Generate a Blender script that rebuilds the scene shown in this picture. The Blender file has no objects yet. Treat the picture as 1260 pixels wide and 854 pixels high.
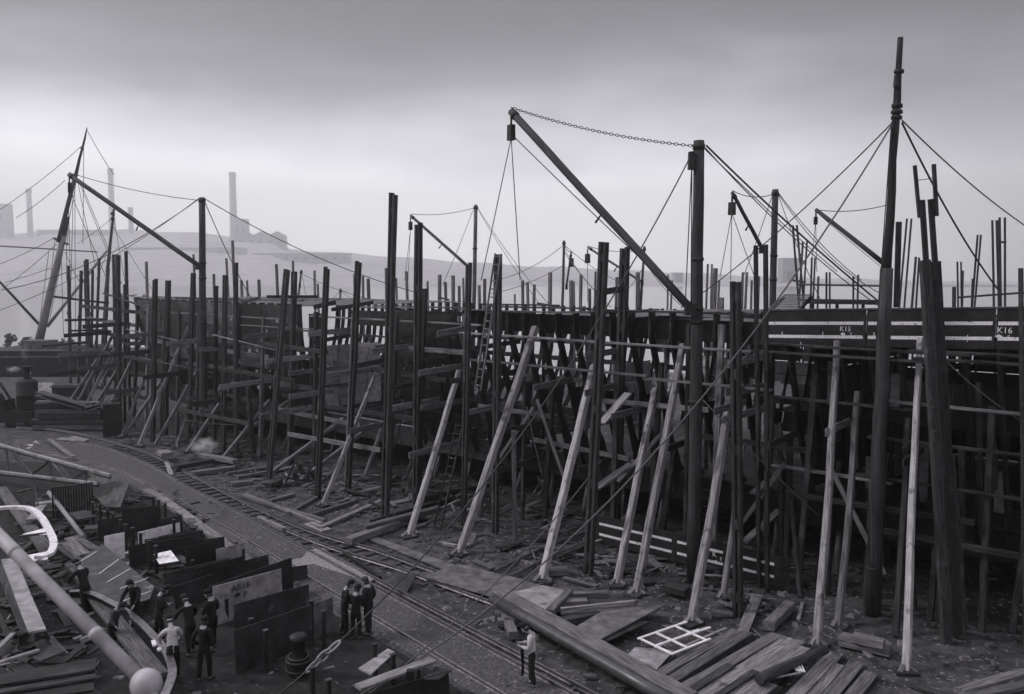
import bpy, bmesh, math, random
from mathutils import Vector, Matrix, Quaternion
random.seed(11)
R = math.radians
sc = bpy.context.scene
col = sc.collection

# ------------------------------------------------------------------ camera
FPX, CX, CY, EYE = 1091.0, 630.0, 427.0, 11.0        # focal length in photo pixels, centre, eye height (m)
PITCH = math.atan(87 / FPX)
cam_d = bpy.data.cameras.new('camera')
cam_d.sensor_width = 36
cam_d.lens = 36 * FPX / 1260
cam_d.clip_start = 0.1
cam_d.clip_end = 6000
cam_d.dof.use_dof = True
cam_d.dof.focus_distance = 42
cam_d.dof.aperture_fstop = 4.5
cam = bpy.data.objects.new('camera', cam_d)
col.objects.link(cam)
cam.location = (0, 0, EYE)
cam.rotation_euler = (R(90) - PITCH, 0, 0)
sc.camera = cam

# ------------------------------------------------------------------ sky, sun, exposure
SUN_EL, SUN_AZ = 40, -86       # azimuth measured from the view direction, negative = to the left and behind
w = bpy.data.worlds.new('World')
sc.world = w
w.use_nodes = True
nt = w.node_tree
nt.nodes.clear()
def N(t, **kw):
    n = nt.nodes.new(t)
    for k, v in kw.items(): setattr(n, k, v)
    return n
out = N('ShaderNodeOutputWorld'); bg = N('ShaderNodeBackground')
sky = N('ShaderNodeTexSky', sky_type='NISHITA', sun_disc=False)
sky.sun_elevation = R(SUN_EL); sky.sun_rotation = R(SUN_AZ)
sky.air_density = 2.0; sky.dust_density = 4.0
bw = N('ShaderNodeRGBToBW')
tc = N('ShaderNodeTexCoord'); sep = N('ShaderNodeSeparateXYZ')
mp = N('ShaderNodeMapping'); mp.inputs['Scale'].default_value = (2.2, 2.2, 7)
nz = N('ShaderNodeTexNoise'); nz.inputs['Scale'].default_value = 1.6; nz.inputs['Detail'].default_value = 3.5
ma = N('ShaderNodeMath', operation='MULTIPLY_ADD'); ma.inputs[1].default_value = 0.13; ma.inputs[2].default_value = -0.065
ad = N('ShaderNodeMath', operation='ADD')
rp = N('ShaderNodeValToRGB')
els = rp.color_ramp.elements
SKY = [(0.0, 2.1), (0.05, 1.6), (0.11, .90), (0.16, .50), (0.20, .24), (0.24, .08), (0.30, .02), (0.37, .09), (0.6, .42), (1.0, .62)]
while len(els) < len(SKY): els.new(0.5)
for e, (p, v) in zip(els, SKY):
    k_ = min(1, v / .9); e.position = p; e.color = (v * .985, v * (.958 + .017 * k_), v * (1.085 - .05 * k_), 1)
rp.color_ramp.interpolation = 'B_SPLINE'
mul = N('ShaderNodeMix', data_type='RGBA', blend_type='MULTIPLY'); mul.inputs[0].default_value = 1
mix = N('ShaderNodeMix', data_type='RGBA'); mix.inputs[0].default_value = 0.05
L = nt.links.new
L(tc.outputs['Generated'], mp.inputs['Vector']); L(mp.outputs['Vector'], nz.inputs['Vector'])
L(nz.outputs['Fac'], ma.inputs[0]); L(tc.outputs['Generated'], sep.inputs[0])
L(sep.outputs['Z'], ad.inputs[0]); L(ma.outputs[0], ad.inputs[1]); L(ad.outputs[0], rp.inputs['Fac'])
# the veiled glow: the low sky is brightest just left of the view axis and dims gently round the horizon
dt = N('ShaderNodeVectorMath', operation='DOT_PRODUCT'); dt.inputs[1].default_value = (math.sin(R(-9)), math.cos(R(-9)), 0)
gr = N('ShaderNodeMapRange', interpolation_type='SMOOTHSTEP'); gr.inputs['From Min'].default_value = .72; gr.inputs['From Max'].default_value = 1.0; gr.inputs['To Min'].default_value = .48; gr.inputs['To Max'].default_value = 1.0
hi = N('ShaderNodeMapRange', interpolation_type='SMOOTHSTEP'); hi.inputs['From Min'].default_value = .3; hi.inputs['From Max'].default_value = .6
gm = N('ShaderNodeMix', data_type='FLOAT'); gm.inputs[3].default_value = 1.0
g10 = N('ShaderNodeMath', operation='MULTIPLY'); g10.inputs[1].default_value = 10.0
L(tc.outputs['Generated'], dt.inputs[0]); L(dt.outputs['Value'], gr.inputs['Value']); L(sep.outputs['Z'], hi.inputs['Value'])
L(hi.outputs[0], gm.inputs[0]); L(gr.outputs[0], gm.inputs[2]); L(gm.outputs[0], g10.inputs[0]); L(g10.outputs[0], mul.inputs[7])
L(rp.outputs['Color'], mul.inputs[6])
L(sky.outputs['Color'], bw.inputs[0])
L(mul.outputs[2], mix.inputs[6]); L(bw.outputs[0], mix.inputs[7])
L(mix.outputs[2], bg.inputs['Color']); bg.inputs['Strength'].default_value = 0.10
L(bg.outputs[0], out.inputs[0])

sun_d = bpy.data.lights.new('sun', 'SUN'); sun_d.energy = 1.0; sun_d.angle = R(11); sun_d.color = (1, .985, .965)
sun = bpy.data.objects.new('sun', sun_d); col.objects.link(sun)
az, el = R(SUN_AZ), R(SUN_EL)
sdir = Vector((math.sin(az) * math.cos(el), math.cos(az) * math.cos(el), math.sin(el)))
sun.rotation_euler = sdir.to_track_quat('Z', 'Y').to_euler()
sun.location = sdir * 60
vs = sc.view_settings
vs.view_transform = 'Standard'; vs.look = 'None'; vs.exposure = 0.86; vs.gamma = 1.0; vs.use_curve_mapping = False
sc.cycles.use_denoising = True
sc.cycles.max_bounces = 6; sc.cycles.diffuse_bounces = 3; sc.cycles.glossy_bounces = 2
sc.cycles.volume_bounces = 4

# ------------------------------------------------------------------ survey helpers: photo bearing -> place in the yard
FWD = Vector((0, math.cos(PITCH), -math.sin(PITCH))); UP = Vector((0, math.sin(PITCH), math.cos(PITCH)))
C0 = Vector((0, 0, EYE))
def ray(px, py): return Vector(((px - CX) / FPX, 0, 0)) + UP * ((CY - py) / FPX) + FWD
def G(px, py, z=0.0):                       # where a bearing meets level z
    d = ray(px, py); return C0 + d * ((z - EYE) / d.z)
def AT(px, py, Y):                          # on a bearing at distance Y
    d = ray(px, py); return C0 + d * (Y / d.y)
PS = Vector((8.24, 33.3, 0)); DS = Vector((-.737, .676, 0)).normalized(); NS = Vector((DS.y, -DS.x, 0))
if NS.y < 0: NS = -NS
def ship(s, n, z): return PS + DS * s + NS * n + Vector((0, 0, z))
def SH(px, py, n=0.0):                      # where a bearing meets the plane parallel to the ship's side, n metres inboard
    d = ray(px, py); t = (PS + NS * n - C0).dot(NS) / d.dot(NS); return C0 + d * t
def S_of(px, n=0.0): return (SH(px, 400, n) - PS).dot(DS)
def PXW(p, wpx): return wpx * (p - C0).dot(FWD) / FPX   # metres covered by wpx photo pixels at p

# ------------------------------------------------------------------ materials
TINT = (1.015, .965, 1.03)
def tint(v): return (v * TINT[0], v * TINT[1], v * TINT[2], 1)
def material(name, lo, hi, rough=.8, scale=(6, 6, .8), nscale=3.0, detail=6, bump=.3, bdist=.02, vary=.35, metal=0.0,
             coords='Object', spots=None, spec=.3, speckle=None):
    m = bpy.data.materials.new(name); m.use_nodes = True
    t = m.node_tree; ns, lk = t.nodes, t.links.new
    b = ns['Principled BSDF']
    b.inputs['Roughness'].default_value = rough; b.inputs['Metallic'].default_value = metal
    b.inputs['Specular IOR Level'].default_value = spec
    tcn = ns.new('ShaderNodeTexCoord'); mpn = ns.new('ShaderNodeMapping'); mpn.inputs['Scale'].default_value = scale
    oi = ns.new('ShaderNodeObjectInfo')
    cm = ns.new('ShaderNodeVectorMath'); cm.operation = 'MULTIPLY_ADD'
    cx = ns.new('ShaderNodeCombineXYZ')
    for i in range(3): lk(oi.outputs['Random'], cx.inputs[i])
    cm.inputs[1].default_value = (37, 53, 71)
    lk(cx.outputs[0], cm.inputs[0]); lk(mpn.outputs[0], cm.inputs[2])
    lk(tcn.outputs[coords], mpn.inputs['Vector'])
    n1 = ns.new('ShaderNodeTexNoise'); n1.inputs['Scale'].default_value = nscale; n1.inputs['Detail'].default_value = detail
    n1.inputs['Roughness'].default_value = .65
    lk(cm.outputs[0], n1.inputs['Vector'])
    r = ns.new('ShaderNodeValToRGB'); r.color_ramp.elements[0].position = .36; r.color_ramp.elements[1].position = .64
    r.color_ramp.elements[0].color = tint(lo); r.color_ramp.elements[1].color = tint(hi)
    lk(n1.outputs['Fac'], r.inputs['Fac'])
    c = r.outputs['Color']
    if spots:                                # wear and stains: larger patches of another tone
        n2 = ns.new('ShaderNodeTexNoise'); n2.inputs['Scale'].default_value = spots[1]; n2.inputs['Detail'].default_value = 5
        off = ns.new('ShaderNodeVectorMath'); off.operation = 'MULTIPLY_ADD'; off.inputs[1].default_value = (17, 29, 43)
        lk(cx.outputs[0], off.inputs[0]); lk(tcn.outputs[coords], off.inputs[2]); lk(off.outputs[0], n2.inputs['Vector'])
        r2 = ns.new('ShaderNodeValToRGB'); r2.color_ramp.elements[0].position = spots[2]; r2.color_ramp.elements[1].position = spots[2] + .12
        r2.color_ramp.elements[0].color = (0, 0, 0, 1); r2.color_ramp.elements[1].color = (1, 1, 1, 1)
        lk(n2.outputs['Fac'], r2.inputs['Fac'])
        mx = ns.new('ShaderNodeMix'); mx.data_type = 'RGBA'; mx.inputs[7].default_value = tint(spots[0])
        lk(r2.outputs['Color'], mx.inputs[0]); lk(c, mx.inputs[6]); c = mx.outputs[2]
    if speckle:                              # pale chips and grit
        vo = ns.new('ShaderNodeTexNoise'); vo.inputs['Scale'].default_value = speckle[1]; vo.inputs['Detail'].default_value = 2
        lk(tcn.outputs[coords], vo.inputs['Vector'])
        r3 = ns.new('ShaderNodeValToRGB'); r3.color_ramp.elements[0].position = speckle[2]; r3.color_ramp.elements[1].position = speckle[2] + .05
        r3.color_ramp.elements[0].color = (0, 0, 0, 1); r3.color_ramp.elements[1].color = (1, 1, 1, 1)
        lk(vo.outputs['Fac'], r3.inputs['Fac'])
        mx = ns.new('ShaderNodeMix'); mx.data_type = 'RGBA'; mx.inputs[7].default_value = tint(speckle[0])
        lk(r3.outputs['Color'], mx.inputs[0]); lk(c, mx.inputs[6]); c = mx.outputs[2]
    if vary:
        mr = ns.new('ShaderNodeMapRange'); mr.inputs['To Min'].default_value = 1 - vary; mr.inputs['To Max'].default_value = 1 + vary
        lk(oi.outputs['Random'], mr.inputs['Value'])
        mv = ns.new('ShaderNodeVectorMath'); mv.operation = 'SCALE'; lk(c, mv.inputs[0]); lk(mr.outputs[0], mv.inputs['Scale']); c = mv.outputs[0]
    lk(c, b.inputs['Base Color'])
    if bump:
        bn = ns.new('ShaderNodeBump'); bn.inputs['Strength'].default_value = bump; bn.inputs['Distance'].default_value = bdist
        lk(n1.outputs['Fac'], bn.inputs['Height']); lk(bn.outputs[0], b.inputs['Normal'])
    return m
M = {}
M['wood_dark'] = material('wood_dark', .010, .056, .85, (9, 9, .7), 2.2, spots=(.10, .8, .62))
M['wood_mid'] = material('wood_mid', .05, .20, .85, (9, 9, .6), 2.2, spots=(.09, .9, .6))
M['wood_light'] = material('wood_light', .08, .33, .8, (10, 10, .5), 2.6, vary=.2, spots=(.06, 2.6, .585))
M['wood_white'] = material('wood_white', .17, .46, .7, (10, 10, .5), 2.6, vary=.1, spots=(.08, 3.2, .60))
M['spar'] = material('spar', .018, .058, .7, (7, 7, .5), 2.0, vary=.2, spots=(.10, .5, .62))
M['spar_pale'] = material('spar_pale', .16, .28, .6, (7, 7, .5), 2.0, vary=.1)
M['iron'] = material('iron', .008, .024, .6, (1.5, 1.5, 1.5), 3, bump=.15, spots=(.04, 1.1, .62), spec=.3)
M['margin'] = material('margin', .06, .16, .6, (1, 1, .6), 2.4, bump=.15, vary=.25, spots=(.035, 1.1, .6))
M['iron_dull'] = material('iron_dull', .012, .036, .75, (1.2, 1.2, 1.2), 2.5, bump=.2, spots=(.075, .7, .6))
M['plate'] = material('plate', .018, .060, .55, (.8, .8, .8), 2.4, bump=.15, vary=.4, spots=(.16, 1.3, .59), spec=.4)
M['plate_pale'] = material('plate_pale', .16, .34, .55, (1.2, 1.2, 1.2), 2.2, bump=.12, vary=.15, spots=(.06, 1.4, .6))
M['plate_white'] = material('plate_white', .55, .85, .55, (1.5, 1.5, 1.5), 2.2, bump=.1, vary=.06, spots=(.25, 2.2, .62))
M['knee'] = material('knee', .15, .30, .6, (1.5, 1.5, 1.5), 2, bump=.1, vary=.3, spots=(.12, 1.5, .6))
M['rail'] = material('rail', .25, .48, .36, (2, 2, 2), 3, bump=.05, metal=.95, vary=.1, spec=.5, spots=(.06, 1.2, .64))
M['rope'] = material('rope', .05, .11, .8, (30, 30, 30), 3, bump=.2)
M['wire'] = material('wire', .02, .05, .6, (20, 20, 20), 3, bump=0)
M['wire_pale'] = material('wire_pale', .18, .30, .5, (20, 20, 20), 3, bump=0, metal=.3)
M['plate_rack'] = material('plate_rack', .010, .036, .55, (.9, .9, .9), 2.4, bump=.2, vary=.45, spots=(.10, 1.6, .61), spec=.35)
M['pipe_dark'] = material('pipe_dark', .03, .07, .38, (2, 2, 1), 3, bump=.06, vary=0, spec=.6, spots=(.12, 1.0, .64))
M['pipe'] = material('pipe', .20, .44, .5, (3, 3, .6), 2, bump=.05, vary=.05)
M['chalk'] = material('chalk', .55, .92, .9, (5, 5, 5), 4, bump=.1, vary=0, spots=(.06, 7.0, .62))
M['paint_black'] = material('paint_black', .02, .04, .6, (4, 4, 4), 3, bump=0, vary=0)
M['cloth'] = material('cloth', .006, .016, .9, (4, 4, 4), 5, bump=.3, vary=.5)
M['cloth_grey'] = material('cloth_grey', .03, .06, .9, (4, 4, 4), 5, bump=.3, vary=.3)
M['shirt'] = material('shirt', .30, .48, .85, (3, 3, 3), 5, bump=.4, vary=.1)
M['skin'] = material('skin', .26, .34, .6, (4, 4, 4), 4, bump=.1, vary=.1)
M['hair'] = material('hair', .015, .03, .7, (30, 30, 6), 4, bump=.2)
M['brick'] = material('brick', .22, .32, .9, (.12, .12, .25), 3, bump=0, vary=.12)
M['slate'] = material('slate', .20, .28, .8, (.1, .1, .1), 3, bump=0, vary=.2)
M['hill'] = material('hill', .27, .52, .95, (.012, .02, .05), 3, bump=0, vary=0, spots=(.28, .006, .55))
M['leaf'] = material('leaf', .04, .08, .8, (1, 1, 1), 3, bump=0, vary=.2)
M['ground'] = material('ground', .018, .085, .95, (.9, .9, .9), 2.4, 12, bump=.9, bdist=.08, vary=0, coords='Object',
                       spots=(.018, .13, .55), speckle=(.24, 5.5, .655))
M['dark_ground'] = material('dark_ground', .006, .024, .95, (1.1, 1.1, 1.1), 2.6, 12, bump=.9, bdist=.06, vary=0, speckle=(.12, 6, .68))
M['ballast'] = material('ballast', .034, .12, .95, (4, 4, 4), 3, 8, bump=1.0, bdist=.05, vary=0, speckle=(.22, 8, .64), spots=(.045, .35, .56))
M['chips'] = material('chips', .06, .19, .9, (2, 2, 2), 3, bump=0, vary=0)
M['sleeper'] = material('sleeper', .03, .085, .9, (5, 5, 1), 2.4, vary=.3, spots=(.02, 2, .56))
M['ash'] = material('ash', .14, .30, .95, (2, 2, 2), 4, bump=.5, vary=.1)
def water_mat():
    m = material('water', .05, .08, .12, (.08, .25, .3), 3, bump=.35, bdist=.12, vary=0, spec=.5)
    return m
M['water'] = water_mat()

# ------------------------------------------------------------------ objects
def tag(o, label=None, cat=None, group=None, kind=None):
    if label: o['label'] = label
    if cat: o['category'] = cat
    if group: o['group'] = group
    if kind: o['kind'] = kind
    return o
def thing(name, label, cat, loc=(0, 0, 0), group=None):
    o = bpy.data.objects.new(name, None); o.empty_display_size = .3
    col.objects.link(o); o.location = loc
    return tag(o, label, cat, group)
def link(name, me, mat, parent=None, loc=(0, 0, 0), rot=None):
    if mat is not None and not me.materials: me.materials.append(M[mat] if isinstance(mat, str) else mat)
    o = bpy.data.objects.new(name, me); col.objects.link(o)
    loc = Vector(loc)
    if parent:
        o.parent = parent; base = Vector(parent.location)
        if parent.parent: base = base + Vector(parent.parent.location)
        loc = loc - base
        if parent.rotation_mode == 'QUATERNION' and parent.rotation_quaternion != Quaternion():
            q = parent.rotation_quaternion.inverted(); loc = q @ loc
            rot = q @ rot if rot is not None else q
    o.location = loc
    if rot is not None: o.rotation_mode = 'QUATERNION'; o.rotation_quaternion = rot
    return o
def pydata(vs_, fs, smooth=False):
    me = bpy.data.meshes.new('m'); me.from_pydata([tuple(v) for v in vs_], [], fs); me.validate(); me.update()
    if smooth:
        for p in me.polygons: p.use_smooth = True
    return me
def orient(d, up=Vector((0, 0, 1))):         # local Z along d, local Y as near 'up' as possible
    z = d.normalized()
    if abs(z.dot(up)) > .98: up = Vector((0, -1, 0)) if abs(z.y) < .9 else Vector((1, 0, 0))
    y = (up - z * z.dot(up)).normalized(); x = y.cross(z)
    return Matrix((x, y, z)).transposed().to_quaternion()
CACHE = {}
def beam_mesh(w_, d_, l_, crook=0.0, seg=1, key=None):
    """sawn timber, local Z = length, arrises slightly worn"""
    k = (round(w_, 3), round(d_, 3), round(l_, 2), crook, seg, key)
    if k in CACHE: return CACHE[k]
    c = min(w_, d_) * .10; hx, hy = w_ / 2, d_ / 2
    prof = [(hx - c, -hy), (hx, -hy + c), (hx, hy - c), (hx - c, hy), (-hx + c, hy), (-hx, hy - c), (-hx, -hy + c), (-hx + c, -hy)]
    vs_, fs = [], []
    for i in range(seg + 1):
        t = i / seg; ox, oy = (random.uniform(-crook, crook), random.uniform(-crook, crook)) if 0 < i < seg else (0, 0)
        tilt = (random.uniform(-.5, .5) * .12 if i in (0, seg) else 0)
        for x, y in prof: vs_.append((x + ox, y + oy, l_ * t + tilt * x))
    for i in range(seg):
        for j in range(8): fs.append((i * 8 + j, i * 8 + (j + 1) % 8, (i + 1) * 8 + (j + 1) % 8, (i + 1) * 8 + j))
    fs.append(tuple(range(7, -1, -1))); fs.append(tuple(range(seg * 8, seg * 8 + 8)))
    me = pydata(vs_, fs); CACHE[k] = me
    return me
def beam(name, p0, p1, w_, d_, mat, parent=None, up=Vector((0, 0, 1)), crook=None):
    p0, p1 = Vector(p0), Vector(p1); l_ = (p1 - p0).length
    seg = 1 if l_ < 3 else (3 if l_ < 7 else 5)
    me = beam_mesh(w_, d_, l_, (crook if crook is not None else .008 * (l_ > 3)), seg, random.random() if l_ > 1.5 else None)
    me = me if not me.materials or me.materials[0] == M[mat] else me.copy()
    if me.materials and me.materials[0] != M[mat]: me.materials.clear()
    return link(name, me, mat, parent, p0, orient(p1 - p0, up))
def ring_tube(pts, rs, sides=8, cap=True, smooth=True):
    pts = [Vector(p) for p in pts]; n = len(pts)
    if not hasattr(rs, '__len__'): rs = [rs] * n
    vs_, fs = [], []; prev = None
    for i in range(n):
        d = (pts[min(i + 1, n - 1)] - pts[max(i - 1, 0)]).normalized()
        if prev is None:
            a = Vector((0, 0, 1)) if abs(d.z) < .9 else Vector((1, 0, 0)); u = d.cross(a).normalized()
        else: u = (prev - d * prev.dot(d)).normalized()
        prev = u; v = d.cross(u)
        for k in range(sides):
            a = 2 * math.pi * k / sides; vs_.append(pts[i] + (u * math.cos(a) + v * math.sin(a)) * rs[i])
    for i in range(n - 1):
        for k in range(sides): fs.append((i * sides + k, i * sides + (k + 1) % sides, (i + 1) * sides + (k + 1) % sides, (i + 1) * sides + k))
    if cap: fs.append(tuple(range(sides - 1, -1, -1))); fs.append(tuple(range((n - 1) * sides, n * sides)))
    return vs_, fs
def tube(name, pts, rs, mat, parent=None, sides=8, smooth=True):
    o0 = Vector(pts[0]); vs_, fs = ring_tube([Vector(p) - o0 for p in pts], rs, sides)
    me = pydata(vs_, fs)
    if smooth:
        for p in me.polygons: p.use_smooth = len(p.vertices) == 4
    return link(name, me, mat, parent, o0)
def pole(name, p0, p1, r0, r1, mat, parent=None, sides=9, seg=6, crook=.012):
    """round spar; local Z along it so that the grain follows"""
    p0, p1 = Vector(p0), Vector(p1); l_ = (p1 - p0).length; pts, rs = [], []
    for i in range(seg + 1):
        t = i / seg; e = 0 if i in (0, seg) else crook
        pts.append((random.uniform(-e, e), random.uniform(-e, e), l_ * t)); rs.append(r0 + (r1 - r0) * t)
    vs_, fs = ring_tube(pts, rs, sides); me = pydata(vs_, fs)
    for p in me.polygons: p.use_smooth = len(p.vertices) == 4
    return link(name, me, mat, parent, p0, orient(p1 - p0))
def sag(p0, p1, s, n=10):
    p0, p1 = Vector(p0), Vector(p1)
    return [p0.lerp(p1, i / n) - Vector((0, 0, 4 * s * (i / n) * (1 - i / n))) for i in range(n + 1)]
def rope(name, p0, p1, r, parent=None, s=0.3, mat='wire', n=10): return tube(name, sag(p0, p1, s, n), r, mat, parent, sides=5)
def prism(name, poly, thick, mat, parent=None):
    """flat plate: polygon in space, given thickness along its normal; origin at its first corner"""
    poly = [Vector(p) for p in poly]; nrm = (poly[1] - poly[0]).cross(poly[2] - poly[0]).normalized(); o0 = poly[0]
    n = len(poly); a = [p - o0 for p in poly]; b = [p - o0 - nrm * thick for p in poly]
    fs = [tuple(range(n)), tuple(range(2 * n - 1, n - 1, -1))] + [(i, n + i, n + (i + 1) % n, (i + 1) % n) for i in range(n)]
    return link(name, pydata(a + b, fs), mat, parent, o0)
def box(name, c, sx, sy, sz, mat, parent=None, q=None):
    """box standing on its base centre c; q turns it"""
    k = ('box', round(sx, 3), round(sy, 3), round(sz, 3), mat)
    if k not in CACHE:
        x, y = sx / 2, sy / 2; e = min(sx, sy, sz) * .04
        vs_ = [(-x, -y, 0), (x, -y, 0), (x, y, 0), (-x, y, 0), (-x + e, -y + e, sz), (x - e, -y + e, sz), (x - e, y - e, sz), (-x + e, y - e, sz)]
        CACHE[k] = pydata(vs_, [(3, 2, 1, 0), (4, 5, 6, 7), (0, 1, 5, 4), (1, 2, 6, 5), (2, 3, 7, 6), (3, 0, 4, 7)])
    return link(name, CACHE[k], mat, parent, c, q)
def lathe(name, c, prof, mat, parent=None, sides=20, q=None):
    vs_, fs = [], []
    for r, z in prof:
        for k in range(sides): a = 2 * math.pi * k / sides; vs_.append((r * math.cos(a), r * math.sin(a), z))
    n = len(prof)
    for i in range(n - 1):
        for k in range(sides): fs.append((i * sides + k, i * sides + (k + 1) % sides, (i + 1) * sides + (k + 1) % sides, (i + 1) * sides + k))
    fs.append(tuple(range(sides - 1, -1, -1))); fs.append(tuple(range((n - 1) * sides, n * sides)))
    me = pydata(vs_, fs)
    for p in me.polygons: p.use_smooth = len(p.vertices) == 4
    return link(name, me, mat, parent, c, q)
def qz(deg): return Quaternion((0, 0, 1), R(deg))
def text(name, s, o0, xdir, ydir, h, mat, parent, depth=.004):
    cu = bpy.data.curves.new('t', 'FONT'); cu.body = s; cu.size = h * 1.38; cu.extrude = depth; cu.resolution_u = 2; cu.align_x = 'CENTER'
    to = bpy.data.objects.new('t', cu); col.objects.link(to)
    dg = bpy.context.evaluated_depsgraph_get(); me = bpy.data.meshes.new_from_object(to.evaluated_get(dg))
    bpy.data.objects.remove(to); bpy.data.curves.remove(cu); me.materials.clear()
    x, y = xdir.normalized(), ydir.normalized(); z = x.cross(y)
    return link(name, me, mat, parent, o0, Matrix((x, y, z)).transposed().to_quaternion())

ORD = ['first', 'second', 'third', 'fourth', 'fifth', 'sixth', 'seventh', 'eighth', 'ninth', 'tenth', 'eleventh', 'twelfth', 'thirteenth', 'fourteenth', 'fifteenth', 'sixteenth', 'seventeenth', 'eighteenth', 'nineteenth', 'twentieth']
SO = ORD + ['%s-%s' % (t_, u_) for t_ in ('twenty', 'thirty', 'forty') for u_ in ORD[:9]]

# ------------------------------------------------------------------ setting: ground, water, far bank
def hsh(i, j): return random.Random(i * 92821 + j * 68917).uniform(-1, 1)
def ground_z(x, y): return .022 * math.sin(x * .9 + y * .5) * math.sin(y * .7 - x * .3) + .012 * hsh(int(x * 7), int(y * 7)) - .03
xs = [-700, -350, -160, -80] + [-46 + .55 * i for i in range(int(96 / .55))] + [80, 160, 350, 700]
ys = [-90, -40, -10, 4] + [10 + .55 * i for i in range(int(86.5 / .55))] + [97]
gv = [(x, y, ground_z(x, y) if 9 < y < 97 and abs(x) < 52 else -.03) for y in ys for x in xs]
nx = len(xs)
gf = [(j * nx + i, j * nx + i + 1, (j + 1) * nx + i + 1, (j + 1) * nx + i) for j in range(len(ys) - 1) for i in range(nx - 1)]
go = link('ground', pydata(gv, gf, True), 'ground'); tag(go, kind='structure')
qw = prism('quay_wall', [(-700, 97.004, -.03), (700, 97.004, -.03), (700, 97.004, -3.4), (-700, 97.004, -3.4)], .4, 'iron_dull'); tag(qw, kind='structure')
wv = [(x, y, -1.6) for y in (-100, 98, 200, 600, 1200, 2500) for x in (-2400, -800, 0, 800, 2400)]
wf = [(j * 5 + i, j * 5 + i + 1, (j + 1) * 5 + i + 1, (j + 1) * 5 + i) for j in range(5) for i in range(4)]
tag(link('water', pydata(wv, wf), 'water'), kind='structure')

# far bank: terraces rising to a ridge, seen through the haze
FS = 2.0                                         # the far bank lies a good two kilometres off
def ridge(px):
    prof = [(-400, 300), (-100, 292), (0, 288), (60, 284), (160, 283), (240, 287), (340, 296), (355, 307), (480, 316), (620, 326), (760, 332), (900, 338), (1060, 343), (1140, 346), (1260, 349), (1500, 352), (2000, 352)]
    for (a, ya), (b, yb) in zip(prof, prof[1:]):
        if a <= px <= b: return ya + (yb - ya) * (px - a) / (b - a)
    return prof[-1][1]
hv, rows = [], [(560, -1.9), (575, .5), (680, None), (740, None), (900, None), (1000, None), (1180, None)]
fr = {680: .18, 740: .30, 900: .72, 1000: 1.0, 1180: .8}
cols_ = list(range(-420, 1700, 20))
for yy, zz in rows:
    for px in cols_:
        X = (px - CX) / FPX * 1000 * FS
        top = AT(px, ridge(px) + 1.0 * math.sin(px * .07) + .6 * math.sin(px * .31), 1000 * FS).z
        hv.append((X * (yy / 1000) ** .9, FS * yy + 9 * math.sin(px * .05), zz if zz is not None else top * fr[yy] + (2.2 * math.sin(px * .23 + yy) if yy < 1000 else 0)))
nc = len(cols_)
hf = [(j * nc + i, j * nc + i + 1, (j + 1) * nc + i + 1, (j + 1) * nc + i) for j in range(len(rows) - 1) for i in range(nc - 1)]
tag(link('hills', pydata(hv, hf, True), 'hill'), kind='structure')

# works on the far bank
def far_chimney(px, ytop, wpx, label, Y=960, ybase=300):
    Y *= FS
    p = AT(px, ybase, Y); b = Vector((p.x, Y, AT(px, 345, Y).z)); h = AT(px, ytop, Y).z - b.z; r = PXW(p, wpx) / 2
    t = thing('factory_chimney', label, 'chimney', b, 'tall factory chimneys across the river')
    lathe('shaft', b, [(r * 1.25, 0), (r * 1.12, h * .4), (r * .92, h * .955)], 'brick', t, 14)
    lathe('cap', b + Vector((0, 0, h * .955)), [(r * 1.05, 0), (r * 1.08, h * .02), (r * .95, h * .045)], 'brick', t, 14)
far_chimney(38, 232, 6.5, 'hazy slim chimney across the river, farthest left of the tall ones')
far_chimney(139, 207, 7, 'hazy tall chimney standing behind the second slender ship mast')
far_chimney(162, 255, 6, 'shortest hazy chimney, under the middle of the left derrick jib')
far_chimney(288, 212, 8.5, 'thickest hazy chimney, right of the left derrick mast, beside a mill roof')
def far_works(name, label, cat, x0, x1, ytop, ybot, Y, gable=0, nwin=0, mat='brick', group=None, step=0):
    Y *= FS
    a, b = AT(x0, ytop, Y), AT(x1, ytop, Y); z0 = AT(x0, ybot, Y).z - 10; z1 = a.z; dpt = 26
    t = thing(name, label, cat, (a.x, Y, z0), group)
    W = b.x - a.x
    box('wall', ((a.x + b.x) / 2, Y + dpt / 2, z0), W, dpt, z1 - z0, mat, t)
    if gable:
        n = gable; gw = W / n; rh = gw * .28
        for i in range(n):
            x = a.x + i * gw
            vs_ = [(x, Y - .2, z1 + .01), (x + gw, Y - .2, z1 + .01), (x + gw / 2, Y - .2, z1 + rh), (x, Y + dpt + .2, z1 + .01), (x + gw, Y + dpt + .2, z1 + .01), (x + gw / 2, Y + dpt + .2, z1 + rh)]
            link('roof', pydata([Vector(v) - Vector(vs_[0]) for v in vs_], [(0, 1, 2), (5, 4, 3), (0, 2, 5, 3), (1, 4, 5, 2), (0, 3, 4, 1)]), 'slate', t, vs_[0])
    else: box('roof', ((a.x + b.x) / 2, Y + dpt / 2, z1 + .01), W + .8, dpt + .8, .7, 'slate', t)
    for i in range(nwin):
        x = a.x + W * (i + .5) / nwin
        box('window', (x, Y - .05, z1 - (z1 - z0) * .45), W / nwin * .4, .3, (z1 - z0) * .2, 'iron', t)
far_works('factory_building', 'hazy blocky works tower at the far left edge across the river', 'factory', -30, 8, 251, 292, 950, 0, 2)
far_works('mill_building', 'hazy gabled mill below the thickest chimney across the river', 'mill', 291, 350, 290, 305, 950, 3, 5)
far_works('boiler_house', 'small hazy tower attached to the foot of the thickest chimney', 'factory', 288, 303, 270, 303, 955, 0, 2)
far_works('shed_building', 'long low hazy shed across the river between left and second chimney', 'shed', 44, 132, 283, 296, 955, 0, 12)
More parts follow.
